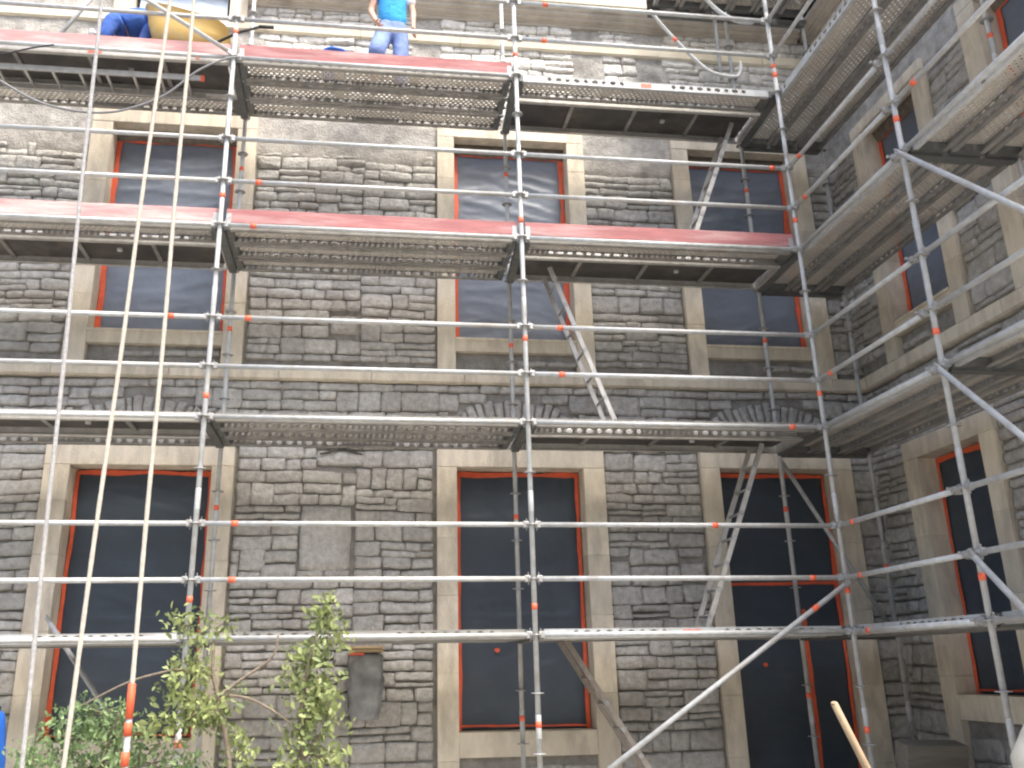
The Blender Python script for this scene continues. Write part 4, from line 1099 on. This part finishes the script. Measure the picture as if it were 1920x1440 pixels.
# ------------------------------------------------------------------ bushes
def leaf(mb, p, size, tint, droop=.3):
    n1 = Vector((random.gauss(0,1), random.gauss(0,1)-.5, random.gauss(0,.8)+.5)).normalized()
    ax = n1.cross(Vector((random.gauss(0,1), random.gauss(0,1), random.gauss(0,.6)-droop))).normalized()
    bx_ = n1.cross(ax); L_ = size*random.uniform(.7, 1.25); w = L_*random.uniform(.36, .52)
    pts = [(-.5,0,0),(-.15,.48,.05),(.25,.40,.03),(.55,0,-.06),(.25,-.40,.03),(-.15,-.48,.05),(0,0,-.03)]
    vs = [p + ax*(a*L_) + bx_*(b*w) + n1*(c*L_) for a, b, c in pts]
    mb.add(vs, [(0,6,1),(1,6,2),(2,6,3),(3,6,4),(4,6,5),(5,6,0)], 0, True, tint)
def bush(name, label, base, stems, clumps, m, size, seed, cat='shrub', extra=()):
    random.seed(seed); root = empty(name, base); tag(root, label, cat, 'bushes growing in front of the scaffold')
    B = Vector(base)
    for st, r in stems:
        mb = MB(); p = bezier([Vector(q)-B for q in st], 8); k = len(p); mb.tube(p, [r*(1-.55*i/(k-1)) for i in range(k)], 8); mb.build('stem', M['bark'], root)
    mb = MB()
    for (x, y, z, rx, ry, rz, n_) in clumps:
        n_ = int(n_*(1.0 if m is M['leaf'] else 1.25))
        c = Vector((x, y, z))-B
        sub = []; tw = MB(); anchor = c
        for q in range(max(4, n_//26)):
            d = Vector((random.gauss(0,1), random.gauss(0,1), random.gauss(0,1))).normalized()*random.random()**.4
            sub.append((c+Vector((d.x*rx, d.y*ry, d.z*rz)), random.uniform(.30, .9)))
        pth = [c]
        for q_, _t in sub: pth += [q_, c + (q_-c)*.08]
        tw.tube(pth, .0028, 5); tw.build('twig', M['bark'], root)
        for q in range(n_):
            s, tt = random.choice(sub); k = .055+.35*min(rx, rz)*.5
            p = s + Vector((random.gauss(0,k*.8), random.gauss(0,k*.8), random.gauss(0,k*.7)))
            leaf(mb, p, size*random.uniform(.65,1.35), min(1, max(0, tt+random.uniform(-.28,.28))))
    mb.build('foliage', m, root, tint=True)
Yb = -1.2
bush('shrub', 'pale green leafy shrub rising in front of the left pole', (-2.62,Yb,GZ),
     [([(-2.62,Yb,GZ),(-2.52,Yb,-1.3),(-2.50,Yb,-.92),(-2.60,Yb,-.5),(-2.66,Yb,-.28),(-2.67,Yb,-.05)], .024),
      ([(-2.60,Yb,-.44),(-2.45,Yb,-.33),(-2.24,Yb,-.18),(-2.20,Yb,-.02)], .014),
      ([(-2.60,Yb,-.44),(-2.38,Yb,-.47),(-2.14,Yb,-.60),(-2.02,Yb,-.72)], .012),
      ([(-2.66,Yb,-.30),(-2.90,Yb-.02,-.26),(-3.0,Yb,-.27),(-3.26,Yb,-.34),(-3.58,Yb,-.50)], .013)],
     [(-2.87,Yb,.02,.13,.12,.12,120),(-2.66,Yb,.04,.08,.08,.08,50),(-2.80,Yb,-.20,.16,.15,.15,190),(-2.84,Yb,-.42,.18,.16,.14,220),(-2.74,Yb,-.60,.15,.15,.13,190),(-2.97,Yb,-.66,.14,.14,.12,120),(-2.62,Yb,-.42,.12,.12,.10,70),(-2.56,Yb,-.66,.12,.12,.08,60),(-2.45,Yb,-.88,.10,.10,.10,110)],
     M['leaf'], .056, 11)
bush('shrub', 'taller pale green leafy shrub rising beside the wrapped wall box', (-2.0,Yb,GZ),
     [([(-2.0,Yb,GZ),(-1.96,Yb,-1.3),(-1.98,Yb,-.9),(-2.0,Yb,-.5),(-1.94,Yb,-.1),(-1.84,Yb,.10)], .022),
      ([(-1.98,Yb,-.9),(-1.85,Yb,-.7),(-1.80,Yb,-.5)], .012)],
     [(-1.85,Yb,.12,.10,.12,.10,130),(-1.84,Yb,-.05,.15,.14,.13,190),(-1.93,Yb,-.22,.16,.15,.12,180),(-1.90,Yb,-.42,.18,.16,.13,240),(-2.05,Yb,-.33,.10,.1,.14,80),(-1.98,Yb,-.66,.18,.16,.14,230),(-1.92,Yb,-.86,.20,.17,.13,260),(-1.80,Yb,-.60,.10,.12,.12,90),(-1.95,Yb,-1.08,.22,.2,.15,240)],
     M['leaf'], .056, 12)
bush('shrub', 'darker green feathery shrub low at the bottom left', (-3.5,Yb+.2,GZ),
     [([(-3.5,Yb+.2,GZ),(-3.45,Yb+.2,-1.2),(-3.38,Yb+.1,-.8),(-3.30,Yb,-.55)], .018), ([(-3.5,Yb+.2,GZ),(-3.70,Yb+.1,-1.2),(-3.86,Yb,-.85)], .016), ([(-3.45,Yb+.2,-1.2),(-3.15,Yb+.1,-.9),(-3.0,Yb,-.75)], .012)],
     [(-3.44,Yb+.1,-.55,.25,.2,.10,220),(-3.30,Yb+.1,-.70,.28,.2,.12,300),(-3.62,Yb+.1,-.72,.24,.2,.12,240),(-3.85,Yb+.1,-.82,.20,.2,.10,180),(-3.50,Yb+.1,-.92,.36,.25,.13,380),(-3.05,Yb+.1,-.90,.25,.2,.12,230),(-3.8,Yb+.1,-1.0,.3,.2,.12,200),(-2.85,Yb+.1,-1.0,.25,.2,.12,200)],
     M['leaf2'], .046, 13)

# ------------------------------------------------------------------ sky, sun, camera
SUN_EL, SUN_AZ = 62, 150     # high, soft, over the roof of the side wing behind the photographer
w = bpy.data.worlds.new('World'); S.world = w; w.use_nodes = True
sky = w.node_tree.nodes.new('ShaderNodeTexSky'); sky.sky_type = 'NISHITA'; sky.sun_disc = False
sky.sun_elevation = R(SUN_EL); sky.sun_rotation = R(SUN_AZ); sky.air_density = 1.0; sky.dust_density = 5; sky.ozone_density = .6
bg = w.node_tree.nodes['Background']; w.node_tree.links.new(sky.outputs[0], bg.inputs['Color']); bg.inputs['Strength'].default_value = .12
ld = bpy.data.lights.new('sun', 'SUN'); ld.energy = 1.7; ld.angle = R(24); ld.color = (1,.95,.87)
lo = bpy.data.objects.new('sun', ld); COL.objects.link(lo)
az = R(SUN_AZ); el = R(SUN_EL)
dirv = Vector((math.sin(az)*math.cos(el), math.cos(az)*math.cos(el), math.sin(el)))
lo.rotation_euler = dirv.to_track_quat('Z', 'Y').to_euler()

cd = bpy.data.cameras.new('camera'); cam = bpy.data.objects.new('camera', cd); COL.objects.link(cam)
f = 1694.0863; cd.sensor_width = 36; cd.lens = f/1920*36; cd.shift_x = (960-888.4046)/1920; cd.shift_y = (693.5251-720)/1920
Rm = [[0.9922649953875899,-0.12323487889670973,-0.01494468306043419],[0.024599615309360633,0.3132014433957723,-0.9493680607548471],[0.1216759543011478,0.9416570609718266,0.31381035940004737]]
x_, y_, z_ = Vector(Rm[0]), -Vector(Rm[1]), -Vector(Rm[2])
mw = Matrix((( x_.x, y_.x, z_.x, -1.61555),( x_.y, y_.y, z_.y, -8.42290),( x_.z, y_.z, z_.z, -.28142),(0,0,0,1)))
cam.matrix_world = mw; cd.clip_end = 300; S.camera = cam

S.render.resolution_x = 1024; S.render.resolution_y = 768
S.view_settings.view_transform = 'Standard'; S.view_settings.look = 'None'; S.view_settings.gamma = 1; S.view_settings.exposure = 1.68
S.render.engine = 'CYCLES'; S.cycles.filter_width = 2.2
